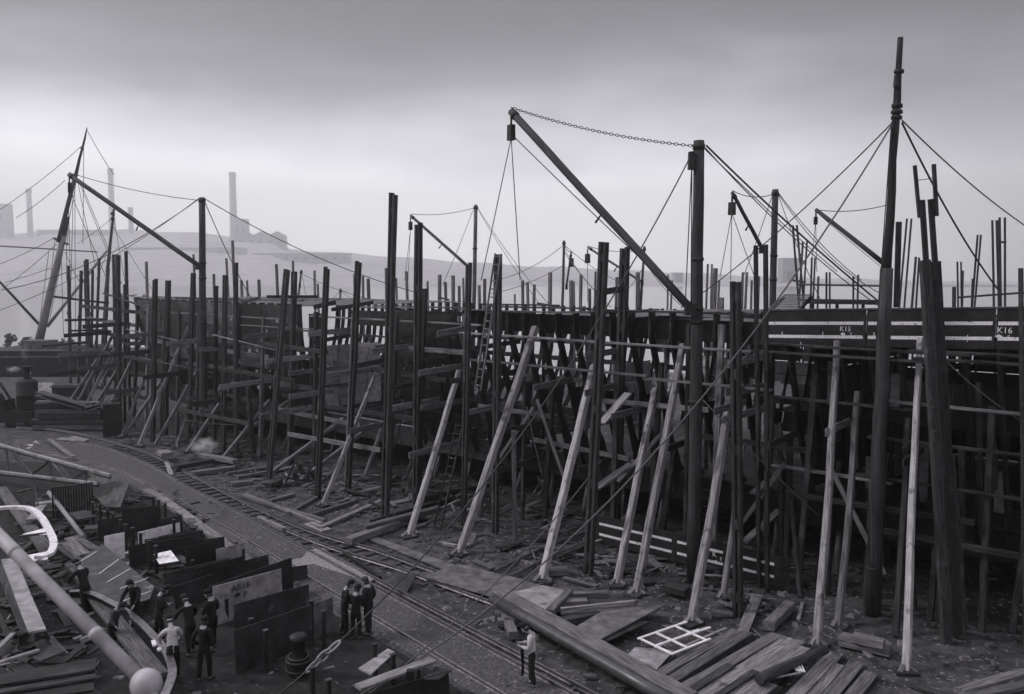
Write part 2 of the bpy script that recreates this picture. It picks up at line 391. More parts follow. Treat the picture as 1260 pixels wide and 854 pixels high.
far_works('long_shed', 'long pale hazy warehouse along the far bank behind the left poles', 'warehouse', 140, 300, 305, 318, 830, 0, 14)
far_works('long_shed', 'long faint warehouse on the far bank, nearer the middle of the river view', 'warehouse', 310, 430, 312, 322, 830, 0, 10)
far_works('riverside_shed', 'pale hazy shed seen behind the small derrick beyond the deck', 'shed', 662, 742, 354, 376, 620, 0, 6)
far_works('stone_pier', 'pale square tower block in haze left of the second derrick beyond the deck', 'tower', 963, 984, 318, 372, 620, 0, 1)
far_works('stone_pier', 'narrow pale tower block in haze just left of the great derrick mast', 'tower', 830, 841, 336, 372, 620, 0, 1)
far_works('riverside_shed', 'low hazy shed roof behind the poles at the right end of the deck', 'shed', 1150, 1290, 352, 372, 560, 0, 7)

# near bank downriver: spit with bushes, moored lighter
sp = [AT(-60, 424, 132), AT(118, 424, 132)]
tag(prism('river_bank', [(sp[0].x, 126, -.9), (sp[1].x, 130, -.9), (sp[1].x - 4, 150, -.6), (sp[0].x, 156, -.6)], 1.6, 'ground'), kind='structure')
def leafy(name, label, cat, p, rx, h, n=260, group=None):
    t = thing(name, label, cat, p, group)
    pole('trunk', p, p + Vector((0, 0, h * .6)), .12, .05, 'wood_dark', t, 6, 3)
    rr = random.Random(hash((round(p.x, 1), h)) & 0xffff); vs_, fs = [], []
    cl = [(rr.uniform(-1, 1) * rx * .6, rr.uniform(-1, 1) * rx * .6, h * rr.uniform(.35, .85), rr.uniform(.3, .5) * rx) for _ in range(7)]
    for i in range(n):
        c = rr.choice(cl); d = Vector((rr.gauss(0, 1), rr.gauss(0, 1), rr.gauss(0, 1))).normalized() * c[3] * rr.uniform(.5, 1)
        q = Vector(c[:3]) + d; u = Vector((rr.gauss(0, 1), rr.gauss(0, 1), rr.gauss(0, 1))).normalized() * .22; v = u.orthogonal().normalized() * .18
        k = len(vs_); vs_ += [q - u, q + v, q + u, q - v]; fs.append((k, k + 1, k + 2, k + 3))
    link('crown', pydata(vs_, fs), 'leaf', t, p)
for px, rx, h, lb in ((6, 1.1, 2.9, 'pointed bush on the river spit at the left edge'), (22, 1.7, 2.2, 'broad low bush on the river spit, second from the left edge'), (38, 1.3, 1.9, 'small bush on the river spit just left of the raking ship mast'),
                      (66, 1.5, 1.7, 'bush on the river spit right of the raking ship mast'), (84, 1.2, 2.0, 'bush on the river spit behind the leftmost staging upright')):
    p = AT(px, 424, 138); leafy('bush', lb, 'bush', Vector((p.x, 138 + rx, -.75)), rx, h, group='bushes on the river spit')
a, b = AT(-60, 450, 101), AT(116, 450, 101)
lt = thing('moored_lighter', 'long dark flat hull lying along the quay at the left', 'barge', (a.x, 103, -1.6))
vs_ = []
for z, g_ in ((-1.6, .5), (1.2, .1), (2.55, 0)):
    vs_ += [(a.x + g_ * 2, 100 + g_, z), (b.x - g_ * 3, 100 + g_, z), (b.x + .8 - g_ * 3, 103, z + .1 * (z > 2)), (b.x - g_ * 3, 106 - g_, z), (a.x + g_ * 2, 106 - g_, z)]
fs = [(j * 5 + k, j * 5 + (k + 1) % 5, (j + 1) * 5 + (k + 1) % 5, (j + 1) * 5 + k) for j in range(2) for k in range(5)] + [(10, 11, 12, 13, 14)]
link('hull', pydata([Vector(v) - Vector((a.x, 103, -1.6)) for v in vs_], fs), 'iron_dull', lt, (a.x, 103, -1.6))
beam('rubbing_strake', (a.x, 99.93, 1.9), (b.x, 99.93, 1.9), .14, .18, 'wood_mid', lt)
beam('gunwale', (a.x, 99.97, 2.62), (b.x, 99.97, 2.62), .2, .12, 'wood_mid', lt)
box('deckhouse', (a.x + 9, 103.4, 2.56), 3.2, 2.2, 1.0, 'wood_mid', lt); box('hatch_cover', (a.x + 14, 103.2, 2.56), 4, 2.6, .5, 'wood_mid', lt)

# ------------------------------------------------------------------ railway
def smooth_path(pts, n=6):
    P = [pts[0]] + pts + [pts[-1]]; o = []
    for i in range(1, len(P) - 2):
        for k in range(n):
            t = k / n; a_, b_, c_, d_ = P[i - 1], P[i], P[i + 1], P[i + 2]
            o.append(.5 * ((2 * b_) + (c_ - a_) * t + (2 * a_ - 5 * b_ + 4 * c_ - d_) * t * t + (3 * b_ - a_ - 3 * c_ + d_) * t ** 3))
    return o + [pts[-1]]
def rail(path, parent, z=.10):
    """bullhead rail: head, web, foot swept along a path"""
    prof = [(-.055, 0), (.055, 0), (.055, .02), (.012, .035), (.012, .085), (.034, .095), (.034, .135), (-.034, .135), (-.034, .095), (-.012, .085), (-.012, .035), (-.055, .02)]
    vs_, fs = [], []; n = len(path); o0 = Vector(path[0])
    for i, p in enumerate(path):
        d = (path[min(i + 1, n - 1)] - path[max(i - 1, 0)]); d.z = 0; d.normalize(); s_ = Vector((d.y, -d.x, 0))
        for x, zz in prof: vs_.append(p + s_ * x + Vector((0, 0, z + zz)) - o0)
    m_ = len(prof)
    for i in range(n - 1):
        for k in range(m_): fs.append((i * m_ + k, i * m_ + (k + 1) % m_, (i + 1) * m_ + (k + 1) % m_, (i + 1) * m_ + k))
    fs.append(tuple(range(m_ - 1, -1, -1))); fs.append(tuple(range((n - 1) * m_, n * m_)))
    link('rail', pydata(vs_, fs), 'rail', parent, o0)
r2 = smooth_path([G(*p) for p in ((18, 541), (70, 544), (120, 550), (180, 572), (231, 601), (285, 628), (343, 660), (450, 719), (600, 801), (700, 856), (800, 911))])
r4 = smooth_path([G(*p) for p in ((10, 558), (60, 560), (110, 571), (150, 583), (200, 607), (260, 642), (322, 679), (378, 713), (470, 769), (600, 848), (700, 909))])
r1 = smooth_path([G(*p) for p in ((20, 528), (70, 531), (120, 541), (180, 559), (215, 576), (287, 614), (358, 647), (410, 666), (460, 680), (513, 699), (560, 716), (640, 746))])
r1b = smooth_path([G(*p) for p in ((352, 655), (388, 670), (433, 686), (494, 705), (540, 722), (610, 748))])
r5 = smooth_path([G(*p) for p in ((608, 708), (668, 678), (722, 658), (790, 628))], 3)
r6 = smooth_path([G(*p) for p in ((627, 714), (690, 683), (745, 661), (806, 634))], 3)
# ballast bed of the main road
bed_l = [p + (q - p) * -.28 for p, q in zip(r4, r2)]; bed_r = [q + (q - p) * .2 for p, q in zip(r4, r2)]
nb = min(len(bed_l), len(bed_r)); bv, bf = [], []
for i in range(nb):
    for k in range(7):
        p = bed_l[i].lerp(bed_r[i], k / 6); bv.append((p.x, p.y, .022 + (.03 if 0 < k < 6 else -.05) + .012 * hsh(i, k)))
for i in range(nb - 1):
    for k in range(6): bf.append((i * 7 + k, i * 7 + k + 1, (i + 1) * 7 + k + 1, (i + 1) * 7 + k))
tag(link('ballast_road', pydata(bv, bf, True), 'ballast'), kind='structure')
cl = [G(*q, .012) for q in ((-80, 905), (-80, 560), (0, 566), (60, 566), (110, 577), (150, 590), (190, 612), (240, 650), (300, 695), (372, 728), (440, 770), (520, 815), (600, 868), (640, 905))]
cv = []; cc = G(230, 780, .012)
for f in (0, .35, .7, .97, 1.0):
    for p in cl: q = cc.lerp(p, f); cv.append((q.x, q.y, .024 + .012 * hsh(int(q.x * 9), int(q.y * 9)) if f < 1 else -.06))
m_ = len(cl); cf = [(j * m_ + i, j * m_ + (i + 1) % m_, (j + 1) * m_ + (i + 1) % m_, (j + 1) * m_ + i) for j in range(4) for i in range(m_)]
tag(link('dark_floor', pydata(cv, cf, True), 'dark_ground'), kind='structure')  # sheet of darker ground laid over the rack area
trk = tag(thing('railway_track', None, None, (0, 0, 0)), kind='structure')
rail(r2, trk, .03); rail(r4, trk, .03)
rail([p + Vector((.34, .27, 0)) for p in r2[38:]], trk, .02)
sid = tag(thing('siding_track', None, None, (0, 0, 0)), kind='structure')
rail(r1, sid, .05); rail(r1b, sid, .05)
spur = tag(thing('spur_track', None, None, (0, 0, 0)), kind='structure')
rail(r5, spur, .05); rail(r6, spur, .05)
def sleepers(pa, pb, step, parent, i0=0, ext=.3):
    acc = 0; n = 0
    for i in range(1, len(pa)):
        a_, b_ = pa[i - 1], pa[i]; l_ = (b_ - a_).length; acc += l_
        while acc > step:
            acc -= step; p = b_ - (b_ - a_).normalized() * acc
            q = min(pb, key=lambda v: (v - p).length)
            for k in range(len(pb) - 1):
                e = pb[k + 1] - pb[k]; u = max(0, min(1, (p - pb[k]).dot(e) / e.length_squared)); c = pb[k] + e * u
                if (c - p).length < (q - p).length: q = c
            d = (q - p)
            if d.length > 2.4 or d.length < .25: continue
            d.normalize(); j = random.uniform(-.1, .1)
            x0, x1 = p - d * (ext + j), q + d * (ext + random.uniform(-.1, .1))
            l2 = round((x1 - x0).length, 1)
            me = beam_mesh(.20, .12, l2, 0, 1, 'sl%d' % random.randint(0, 2))
            o = link('sleeper', me, 'sleeper', parent, x0 + Vector((0, 0, -.025)), orient(x1 - x0)); n += 1
sleepers(r1[14:48], r2, .78, sid); sleepers(r1[46:64], r1b, .85, sid); sleepers(r5, r6, 1.5, spur)

# kerb baulks beside the main road
kb = thing('kerb_baulk', 'pale squared baulk laid end to end beside the lower rail of the main road', 'timber edging', G(197, 612))
kp = [(180, 604), (198, 613), (222, 630), (246, 648), (268, 663), (290, 681), (318, 700)]
for (x0, y0), (x1, y1) in zip(kp, kp[1:]): beam('baulk', G(x0, y0, .1), G(x1 - .6, y1 - .4, .1), .42, .22, 'wood_light' if x0 > 190 else 'wood_mid', kb)

# loose chips, stones and scraps over the yard
rr = random.Random(5); vs_, fs = [], []
for i in range(9000):
    Y = 20 + 55 * rr.random() ** 1.6; X = rr.uniform(-.62, .62) * Y
    s_ = rr.uniform(.02, .07) * (1 + (rr.random() < .06) * 2.2); k = len(vs_); a_ = rr.uniform(0, 6.28); e = rr.uniform(.3, 1)
    ca, sa = math.cos(a_), math.sin(a_)
    for dx, dy, dz in ((-1, -e, 0), (1, -e, 0), (1, e, 0), (-1, e, 0), (-.6, -e * .6, .7), (.5, -e * .5, .6), (.6, e * .6, .8), (-.5, e * .5, .6)):
        vs_.append((X + (dx * ca - dy * sa) * s_, Y + (dx * sa + dy * ca) * s_, ground_z(X, Y) - .01 + dz * s_ * .7))
    fs += [tuple(k + q for q in f) for f in ((4, 5, 6, 7), (0, 1, 5, 4), (1, 2, 6, 5), (2, 3, 7, 6), (3, 0, 4, 7))]
tag(link('yard_chips', pydata(vs_, fs), 'chips'), kind='stuff')
rr = random.Random(8); vs_, fs = [], []
for i in range(650):                       # splinters and offcuts, mostly near the ship
    s0, n0 = rr.uniform(-6, 40), -abs(rr.gauss(1, 3.5)); p = ship(s0, n0, .01); a_ = rr.uniform(0, 6.28); l_ = rr.uniform(.06, .3); wd = rr.uniform(.015, .045)
    u = Vector((math.cos(a_), math.sin(a_), 0)) * l_; v = Vector((-math.sin(a_), math.cos(a_), 0)) * wd; k = len(vs_); h_ = Vector((0, 0, rr.uniform(.02, .06)))
    vs_ += [p - u - v, p + u - v, p + u + v, p - u + v, p - u - v + h_, p + u - v + h_, p + u + v + h_, p - u + v + h_]
    fs += [tuple(k + q for q in f) for f in ((4, 5, 6, 7), (0, 1, 5, 4), (1, 2, 6, 5), (2, 3, 7, 6), (3, 0, 4, 7))]
tag(link('wood_splinters', pydata(vs_, fs), 'chips'), kind='stuff')

# ------------------------------------------------------------------ the ship on the stocks
BEAM, ZD, ZT, ZB = 16.0, 9.35, 2.65, 1.45      # beam, deck at side, tank top, underside of the double bottom
ST, SE = -16.0, 56.0                            # length built: beyond the right edge of the photo .. far end
hull = thing('ship_hull', 'iron ship hull half framed and plated on the building slip behind the staging', 'ship', ship(10, 8, 0))
def hplate(name, pts, th, mat, parent=hull):     # pts in ship coordinates
    return prism(name, [ship(*p) for p in pts], th, mat, parent)
def taper(s): return 0 if s < 47 else ((s - 47) / 9) ** 2 * 3.2
def sheer(s): return 9.4 + .035 * max(0, 10 - s)     # the side closes in towards the far end
def side_n(z, s=0, far=False):                   # how far inboard the side stands at height z
    t = 1 - min(1, max(0, (z - ZT) / (ZD - ZT)))
    if s < 15.2: n = 2.05 * min(1, max(0, (8.5 - z) / (8.5 - ZT)))
    else: n = .15 * t + 1.75 * t ** 3.2 + taper(s) * (1 + .7 * t)
    return BEAM - n if far else n
# double bottom
def tank(s): return 2.05 + taper(s) * 1.7
segs = [ST + 3.0 * i for i in range(int((SE - ST) / 3) + 1)]
for a, b in zip(segs, segs[1:]):
    hplate('margin_plate', [(a, tank(a), ZT), (b - .03, tank(b), ZT), (b - .03, tank(b) + .35, ZB), (a, tank(a) + .35, ZB)], .03, 'margin' if a > 11 else 'iron_dull')
    hplate('margin_plate', [(a, BEAM - tank(a), ZT), (a, BEAM - tank(a), ZB), (b, BEAM - tank(b), ZB), (b, BEAM - tank(b), ZT)], .03, 'plate')
    hplate('bottom_plate', [(a, tank(a) + .36, ZB), (b - .03, tank(b) + .36, ZB), (b - .03, BEAM - tank(b), ZB), (a, BEAM - tank(a), ZB)], .03, 'iron_dull')
    hplate('margin_angle', [(a, tank(a) - .03, ZT + .03), (a, tank(a) + .16, ZT + .03), (b, tank(b) + .16, ZT + .03), (b, tank(b) - .03, ZT + .03)], .03, 'plate_pale' if a > 12 else 'iron_dull')
for k in range(60):                              # floors standing on the bottom, open from above
    s = 13.2 + k * .6
    if s < 44: hplate('floor_plate', [(s, tank(s) + .1, ZT - .02), (s, tank(s) + .4, ZB + .02), (s, BEAM - tank(s) - .4, ZB + .02), (s, BEAM - tank(s) - .1, ZT - .02)], .03, 'plate')
for n in (3.4, 4.9, 6.4, 8, 9.6, 11.2):
    hplate('longitudinal_girder', [(13, n, ZT - .05), (45, n, ZT - .05), (45, n, ZB + .05), (13, n, ZB + .05)], .025, 'plate')
for a in segs:                                   # tank top already laid at the near end
    if a < 13:
        for j in range(4):
            n0, n1 = 2.2 + j * 2.95, 2.2 + (j + 1) * 2.95 - .04
            hplate('tank_top_plate', [(a, n0, ZT + .01 + .004 * j), (a, n1, ZT + .01 + .004 * j), (min(a + 2.97, 13.1), n1, ZT + .01 + .004 * j), (min(a + 2.97, 13.1), n0, ZT + .01 + .004 * j)], .02, 'plate')
# frames: near side and far side
def frame_bar(s, far=False, ztop=ZD, mat='iron', name='frame', web=.36):
    zs = [ZT + .02, 3.0, 3.5, 4.1, 5.0, 5.75, 5.95, 6.0, 7.3, 8.5, ztop] if not far else [ZT + .02, 3.5, 5.0, 6.2, 7.6, ztop]
    sg = -1 if far else 1; o0 = ship(s, side_n(ZT, s, far), ZT); vs_ = []
    for z in zs:
        n = side_n(z, s, far); wb = web * (1.5 if z < 3.6 else 1) * (2.6 if (not far and z == 5.95) else (2.2 if not far and z == 5.75 else 1))
        for ds, dn in ((0, 0), (.10, 0), (.10, .02 * sg), (.02, .02 * sg), (.02, wb * sg), (0, wb * sg)): vs_.append(ship(s + ds, n + dn, z) - o0)
    m_ = 6; fs = []
    for i in range(len(zs) - 1):
        for k in range(m_): fs.append((i * m_ + k, i * m_ + (k + 1) % m_, (i + 1) * m_ + (k + 1) % m_, (i + 1) * m_ + k))
    fs.append(tuple(range(m_ - 1, -1, -1))); fs.append(tuple(range((len(zs) - 1) * m_, len(zs) * m_)))
    link(name, pydata(vs_, fs), mat, hull, o0)
def bracket(s, far=False):                       # tank side bracket at the frame foot, with its lightening hole
    n0 = side_n(ZT, s, far); sg = -1 if far else 1
    q = [(n0 - .15 * sg, ZT + 1.15), (n0 - .35 * sg, ZT + .2), (n0 + .15 * sg, ZB + .3), (n0 + .75 * sg, ZT + .05), (n0 + .35 * sg, ZT + .5)]
    bm = bmesh.new(); o0 = ship(s, n0, ZT)
    outer = [bm.verts.new(ship(s + .03, n, z) - o0) for n, z in q]
    cn, cz = n0 + .1 * sg, ZT + .22; hole = [bm.verts.new(ship(s + .03, cn + .15 * math.cos(k * 1.2566 + .9) * sg, cz + .15 * math.sin(k * 1.2566 + .9)) - o0) for k in range(5)]
    ho = hole[:]
    best = min(range(5), key=lambda r: sum((outer[i].co - ho[(i + r) % 5].co).length for i in range(5))); flip = False
    h2 = list(reversed(ho)); best2 = min(range(5), key=lambda r: sum((outer[i].co - h2[(i + r) % 5].co).length for i in range(5)))
    f1 = sum((outer[i].co - ho[(i + best) % 5].co).length for i in range(5)); f2 = sum((outer[i].co - h2[(i + best2) % 5].co).length for i in range(5))
    hh, bb = (ho, best) if f1 < f2 else (h2, best2)
    for i in range(5):
        try: bm.faces.new((outer[i], outer[(i + 1) % 5], hh[(i + 1 + bb) % 5], hh[(i + bb) % 5]))
        except ValueError: pass
    r_ = bmesh.ops.extrude_face_region(bm, geom=bm.faces[:]); bmesh.ops.translate(bm, vec=DS * .02, verts=[v for v in r_['geom'] if isinstance(v, bmesh.types.BMVert)])
    bmesh.ops.recalc_face_normals(bm, faces=bm.faces[:])
    me = bpy.data.meshes.new('m'); bm.to_mesh(me); bm.free(); link('side_bracket', me, 'iron_dull', hull, o0)
s = ST
while s < 15.2:
    frame_bar(s, ztop=sheer(s) - .08); bracket(s)
    if s < 14.5:
        hplate('beam_knee', [(s + .04, .05, ZD - .1), (s + .04, .38, ZD - 1.35), (s + .04, .62, ZD - 1.3), (s + .04, 1.25, ZD - .1)], .02, 'knee' if s > -1 else 'iron_dull')
    s += .98
s = 12.4
while s < 46:
    frame_bar(s, True, ZD - .3, 'iron_dull')
    s += .86
s = ST
while s < 12.4:
    frame_bar(s, True, 9.1, 'iron_dull'); s += 1.15
for s in [15.5 + .98 * k for k in range(5)]: frame_bar(s); bracket(s)
for s in [28.5 + 1.0 * k for k in range(26)]: frame_bar(s, mat='iron_dull')
# ribbands along the far side, staging cleats let the light through between them
for z in (4.3, 5.6, 6.7, 7.5, 8.2): beam('ribband', ship(ST, side_n(z, 0, True) + .12, z), ship(33, side_n(z, 0, True) + .12, z), .1, .3, 'wood_dark', hull)
# plating fixed on the near side
def strake(s0, s1, z0, z1, out=0.0, mat='plate', far=False, name='shell_plate'):
    sg = -1 if far else 1
    hplate(name, [(s0, side_n(z0, s0, far) - (.03 + out) * sg, z0), (s0, side_n(z1, s0, far) - (.03 + out) * sg, z1), (s1, side_n(z1, s1, far) - (.03 + out) * sg, z1), (s1, side_n(z0, s1, far) - (.03 + out) * sg, z0)][::1 if far else -1], .02, mat)
ZS = [1.5, 2.7, 3.9, 5.2, 6.5, 7.8, 9.2]
def side_low(z, s): return side_n(max(z, ZT), s)
for i, s0 in enumerate((28.2, 31.6, 35.0, 38.4, 41.8, 45.2, 48.6)):
    s1 = s0 + 3.38
    for j in range(6):
        off = .6 if j % 2 else 0
        strake(s0 + off, min(s1 + off, 55), ZS[j], ZS[j + 1] + .08, .024 * (j % 2) + .002 * i, ('iron_dull', 'plate', 'margin')[(i * 2 + j * j) % 3])
for s0, s1 in ((14.8, 17.2), (17.22, 19.7)):
    for j in range(1, 6): strake(s0, s1, ZS[j], ZS[j + 1] + .06, .024 * (j % 2), 'iron_dull')
strake(19.7, 23.2, 8.35, 9.15, .01, 'iron_dull')
# sheer strake: three long plates with chalked edges and plate marks
sheer_plates = []
for s0, s1 in ((-1.3, -5.05), (-5.08, -9.0), (-9.03, -15)):
    o = hplate('sheer_strake', [(s0, -.06, sheer(s0) - .04), (s0, -.06, sheer(s0) - 1.3), (s1, -.06, sheer(s1) - 1.3), (s1, -.06, sheer(s1) - .04)], .03, 'iron'); sheer_plates.append(o)
    if s1 > -14.9 or True:
        for dz in (.56, 1.03):
            za, zb = sheer(s0) - dz, sheer(s1) - dz
            ln = abs(s1 - s0)
            prism('chalk_line', [ship(s0 - .05, -.066, za + .11), ship(s0 - .05, -.066, za), ship(s1 + .08, -.066, zb), ship(s1 + .08, -.066, zb + .11)], .004, 'chalk', o)
def mark(parent, txt, px, py, n, h, mat='chalk'):
    p = SH(px, py, n); return text('marking', txt, p, -DS, Vector((0, 0, 1)), h, mat, parent)
def diamond(parent, px, py, n, wd, ht, mat='chalk'):
    p = SH(px, py, n); x = -DS; z = Vector((0, 0, 1))
    prism('diamond_mark', [p - x * wd, p - z * ht, p + x * wd, p + z * ht], .004, mat, parent)
mark(sheer_plates[0], 'K15', 1040, 407.5, -.068, .17); mark(sheer_plates[0], 'S', 1047, 413.5, -.068, .13); diamond(sheer_plates[0], 1037, 411, -.072, .10, .06)
mark(sheer_plates[2], 'K16', 1236, 410, -.068, .19); mark(sheer_plates[2], 'S', 1241, 418, -.068, .14); diamond(sheer_plates[2], 1229, 414, -.072, .12, .07)
for px, py in ((962, 408), (1012, 408), (985, 421), (1075, 409), (1160, 411), (1190, 412)):
    p = SH(px, py, -.064); prism('chalk_tick', [p, p - Vector((0, 0, .22)), p - Vector((0, 0, .22)) - DS * .025, p - DS * .025], .004, 'chalk', sheer_plates[0 if px < 1100 else 1])
# stringer strake between the frame heads
for s0, s1 in ((-1.2, 3.9), (3.93, 9.0), (9.03, 14.7)): hplate('stringer_plate', [(s0, .40, 9.3), (s0, .48, 8.45), (s1, .48, 8.45), (s1, .40, 9.3)], .02, 'iron')
for s0, s1 in ((-1.25, 4.5), (4.55, 9.2), (9.25, 14.6)): hplate('gunwale_bar', [(s0, -.1, sheer(s0)), (s1, -.1, sheer(s1)), (s1, .4, sheer(s1)), (s0, .4, sheer(s0))][::-1], .05, 'plate_pale' if s0 < 4 else 'plate')
hplate('gunwale_bar', [(-1.3, -.1, sheer(-1.3)), (-15, -.1, sheer(-15)), (-15, .4, sheer(-15)), (-1.3, .4, sheer(-1.3))], .05, 'plate')
# low plate with two chalk lines at the foot of the side
lowp = hplate('garboard_plate', [(5.2, -1.45, 1.25), (5.2, -1.45, .12), (-3.2, -1.45, .12), (-3.2, -1.45, 1.25)], .03, 'iron')
for z0 in (.86, .42):
    a = 5.0
    for b in (1.3, -.9, -2.9):
        prism('chalk_line', [ship(a, -1.458, z0 + .10), ship(a, -1.458, z0), ship(b + .25, -1.458, z0), ship(b + .25, -1.458, z0 + .10)], .004, 'chalk', lowp); a = b
mark(lowp, 'K', 879, 685, -1.46, .2); mark(lowp, 'S', 887, 690, -1.46, .14); diamond(lowp, 881, 691, -1.463, .1, .05)
# deck beams and deck plating
s = ST
while s < 15:
    hplate('deck_beam', [(s, .5, 9.04), (s, .5, 8.78), (s, BEAM - .3, 8.78), (s, BEAM - .3, 9.04)], .06, 'iron_dull'); s += 1.96
for i in range(10):
    for j in range(5):
        s0 = ST + i * 2.9; n0 = .55 + j * 3.0
        if s0 > 8 or (i in (7,) and j in (1, 3)) or (i == 6 and j == 2): continue
        hplate('deck_plate', [(s0, n0, 9.10 + .006 * (j % 2)), (s0, n0 + 2.95, 9.10 + .006 * (j % 2)), (s0 + 2.86, n0 + 2.95, 9.10 + .006 * (j % 2)), (s0 + 2.86, n0, 9.10 + .006 * (j % 2))], .02, 'plate')
for i in range(2):
    hplate('deck_plate', [(9 + i * 2, 1.2 + i, 9.12), (9 + i * 2, 5.2 + i, 9.12), (10.9 + i * 2, 5.2 + i, 9.12), (10.9 + i * 2, 1.2 + i, 9.12)], .02, 'plate')
for i in range(9): hplate('deck_plate', [(29 + i * 2.8, 1.0 + taper(29 + i * 2.8), 9.2), (29 + i * 2.8, 14.6 - taper(29 + i * 2.8), 9.2), (31.76 + i * 2.8, 14.6 - taper(31.76 + i * 2.8), 9.2), (31.76 + i * 2.8, 1.0 + taper(31.76 + i * 2.8), 9.2)], .02, 'plate')
# far side plating closes the near half of the hold (little light comes through there)
for i in range(5):
    s0 = ST + i * 2.95
    for j in range(6):
        if (i, j) in ((2, 3), (4, 4)): continue
        strake(s0, s0 + 2.9, ZS[j] + .04, ZS[j + 1], 0, 'iron', True)
for s0 in (-1.2, 2.0): strake(s0, s0 + 3.1, 5.2, 6.4, 0, 'plate_pale', True); strake(s0, s0 + 2.6, 2.8, 4.0, 0, 'iron_dull', True)
for k, s0 in enumerate((1.9, 4.2, 6.5, 8.8, 11.1)):
    for j, (z0, z1) in enumerate(((4.2, 5.3), (5.34, 6.4), (6.44, 7.5), (7.54, 8.4))):
        if (k, j) in ((0, 3), (1, 0), (2, 3), (3, 2), (4, 1), (4, 3), (1, 3)): continue
        strake(s0, s0 + 2.24, z0, z1, 0, 'plate_pale' if (k + j) % 3 else 'plate', True)
# plates at lower deck level, near end, added to darken the hold
for i in range(6):
    for j in range(4): hplate('hold_shade_plate', [(ST + i * 2.5, 1.4 + j * 3.5, 5.9 + .006 * (j % 2)), (ST + i * 2.5, 1.4 + j * 3.5 + 3.46, 5.9 + .006 * (j % 2)), (ST + i * 2.5 + 2.46, 1.4 + j * 3.5 + 3.46, 5.9 + .006 * (j % 2)), (ST + i * 2.5 + 2.46, 1.4 + j * 3.5, 5.9 + .006 * (j % 2))], .02, 'iron')
for k, (s0, z0, z1) in enumerate(((-3.4, 6.3, 7.9), (-5.6, 6.3, 7.6), (-9.0, 3.2, 4.6), (-10.6, 3.4, 4.6), (-4.6, 3.2, 4.4), (-6.4, 3.0, 5.0))): hplate('pale_panel', [(s0, 1.6 + .2 * k, z1), (s0, 1.6 + .2 * k, z0), (s0 + .32, 1.6 + .2 * k, z0), (s0 + .32, 1.6 + .2 * k, z1)][::-1], .02, 'knee')
# transverse bulkheads: pale stiffened panels
def bulkhead(s, n0, n1, z0, z1, cols_, rows_, mat):
    for i in range(cols_):
        for j in range(rows_):
            a, b = n0 + (n1 - n0) * i / cols_, n0 + (n1 - n0) * (i + 1) / cols_ - .03; c, d = z0 + (z1 - z0) * j / rows_, z0 + (z1 - z0) * (j + 1) / rows_ - .03
            hplate('bulkhead_plate', [(s, a, d), (s, a, c), (s, b, c), (s, b, d)], .015, mat)
        hplate('bulkhead_stiffener', [(s - .11, n0 + (n1 - n0) * i / cols_, z1), (s - .11, n0 + (n1 - n0) * i / cols_, z0), (s - .005, n0 + (n1 - n0) * i / cols_, z0), (s - .005, n0 + (n1 - n0) * i / cols_, z1)], .015, mat)
bulkhead(29.6, 1.5, 7.2, ZT + .1, 6.7, 5, 3, 'knee')
bulkhead(29.8, 7.3, 13.6, ZT + .1, 5.3, 5, 2, 'plate')
bulkhead(12.2, 9.2, 13.0, ZT + .1, 6.2, 3, 3, 'plate_pale')
bulkhead(28.0, .5, 1.5, ZT, 8.8, 1, 5, 'iron_dull')
bulkhead(-2.0, 3.0, 13.0, ZT + .1, 8.9, 7, 4, 'iron')
# hold pillars
for s0, n0, m_ in ((3, 3.5, 'knee'), (6.2, 3.2, 'iron'), (9.3, 3.2, 'knee'), (12, 3.2, 'iron'), (4.5, 8, 'iron'), (8, 8, 'knee'), (11, 8, 'iron'), (0.5, 3.4, 'iron'), (-4, 2.6, 'iron'), (-7, 2.6, 'iron')):
    pole('hold_pillar', ship(s0, n0, ZT), ship(s0, n0, 9.0), .09, .09, m_, hull, 8, 2, 0)
for k in range(8):
    s0 = -12 + k * 1.5; hplate('web_plate', [(s0, .35, 5.4 + .3 * (k % 3)), (s0, .45, 4.2), (s0, 1.1, 4.2), (s0, .95, 5.4)], .02, 'knee' if k % 2 else 'plate')
# chalk marks on the far plating
for px, py, t_ in ((268, 411, 'IIU'), (284, 411, '+s'), (307, 434, 'IIIf'), (316, 433, '-s'), (316, 459, 'IIf'), (332, 458, '-s'), (318, 479, 'IIf'), (332, 478, '-s'), (328, 410, 'III'), (323, 503, 'f-s'), (284, 395, '+f'), (341, 397, 'III')):
    p = SH(px, py, -.14 + (0 if px > 240 else .6)); text('chalk_mark', t_, p, -DS, Vector((0, 0, 1)), .26, 'chalk', hull, .003)
for px, py in ((497, 455), (512, 456), (524, 456), (534, 454), (545, 452), (540, 456)):
    p = SH(px, py, -.1); text('chalk_mark', random.choice(('II', '=', 'I', '+')), p, -DS, Vector((0, 0, 1)), .15, 'chalk', hull, .003)
# keel blocks and bilge shores under the double bottom
kbn = 0
for k in range(26):
    s0 = -8 + k * 2.1
    b_ = thing('keel_block', '%s dark keel block from the right under the middle of the hull' % SO[k], 'keel block', ship(s0, 8, 0), 'keel blocks under the hull')
    for j in range(3): beam('baulk', ship(s0, 7.2, .2 + .46 * j), ship(s0, 8.8, .2 + .46 * j), .4, .45, 'wood_dark', b_)
for k in range(24):
    s0 = -7 + k * 2.0 + random.uniform(-.4, .4); n0 = 2.9 + taper(s0) * 1.6
    o = pole('bilge_shore', ship(s0 - .3, n0 - random.uniform(.6, 1.1), 0), ship(s0, n0, ZB - .03), .11, .10, 'wood_mid', None, 8, 2)
    tag(o, '%s short prop from the right, wedged under the turn of the bilge' % SO[k], 'prop', 'short props under the bilge')

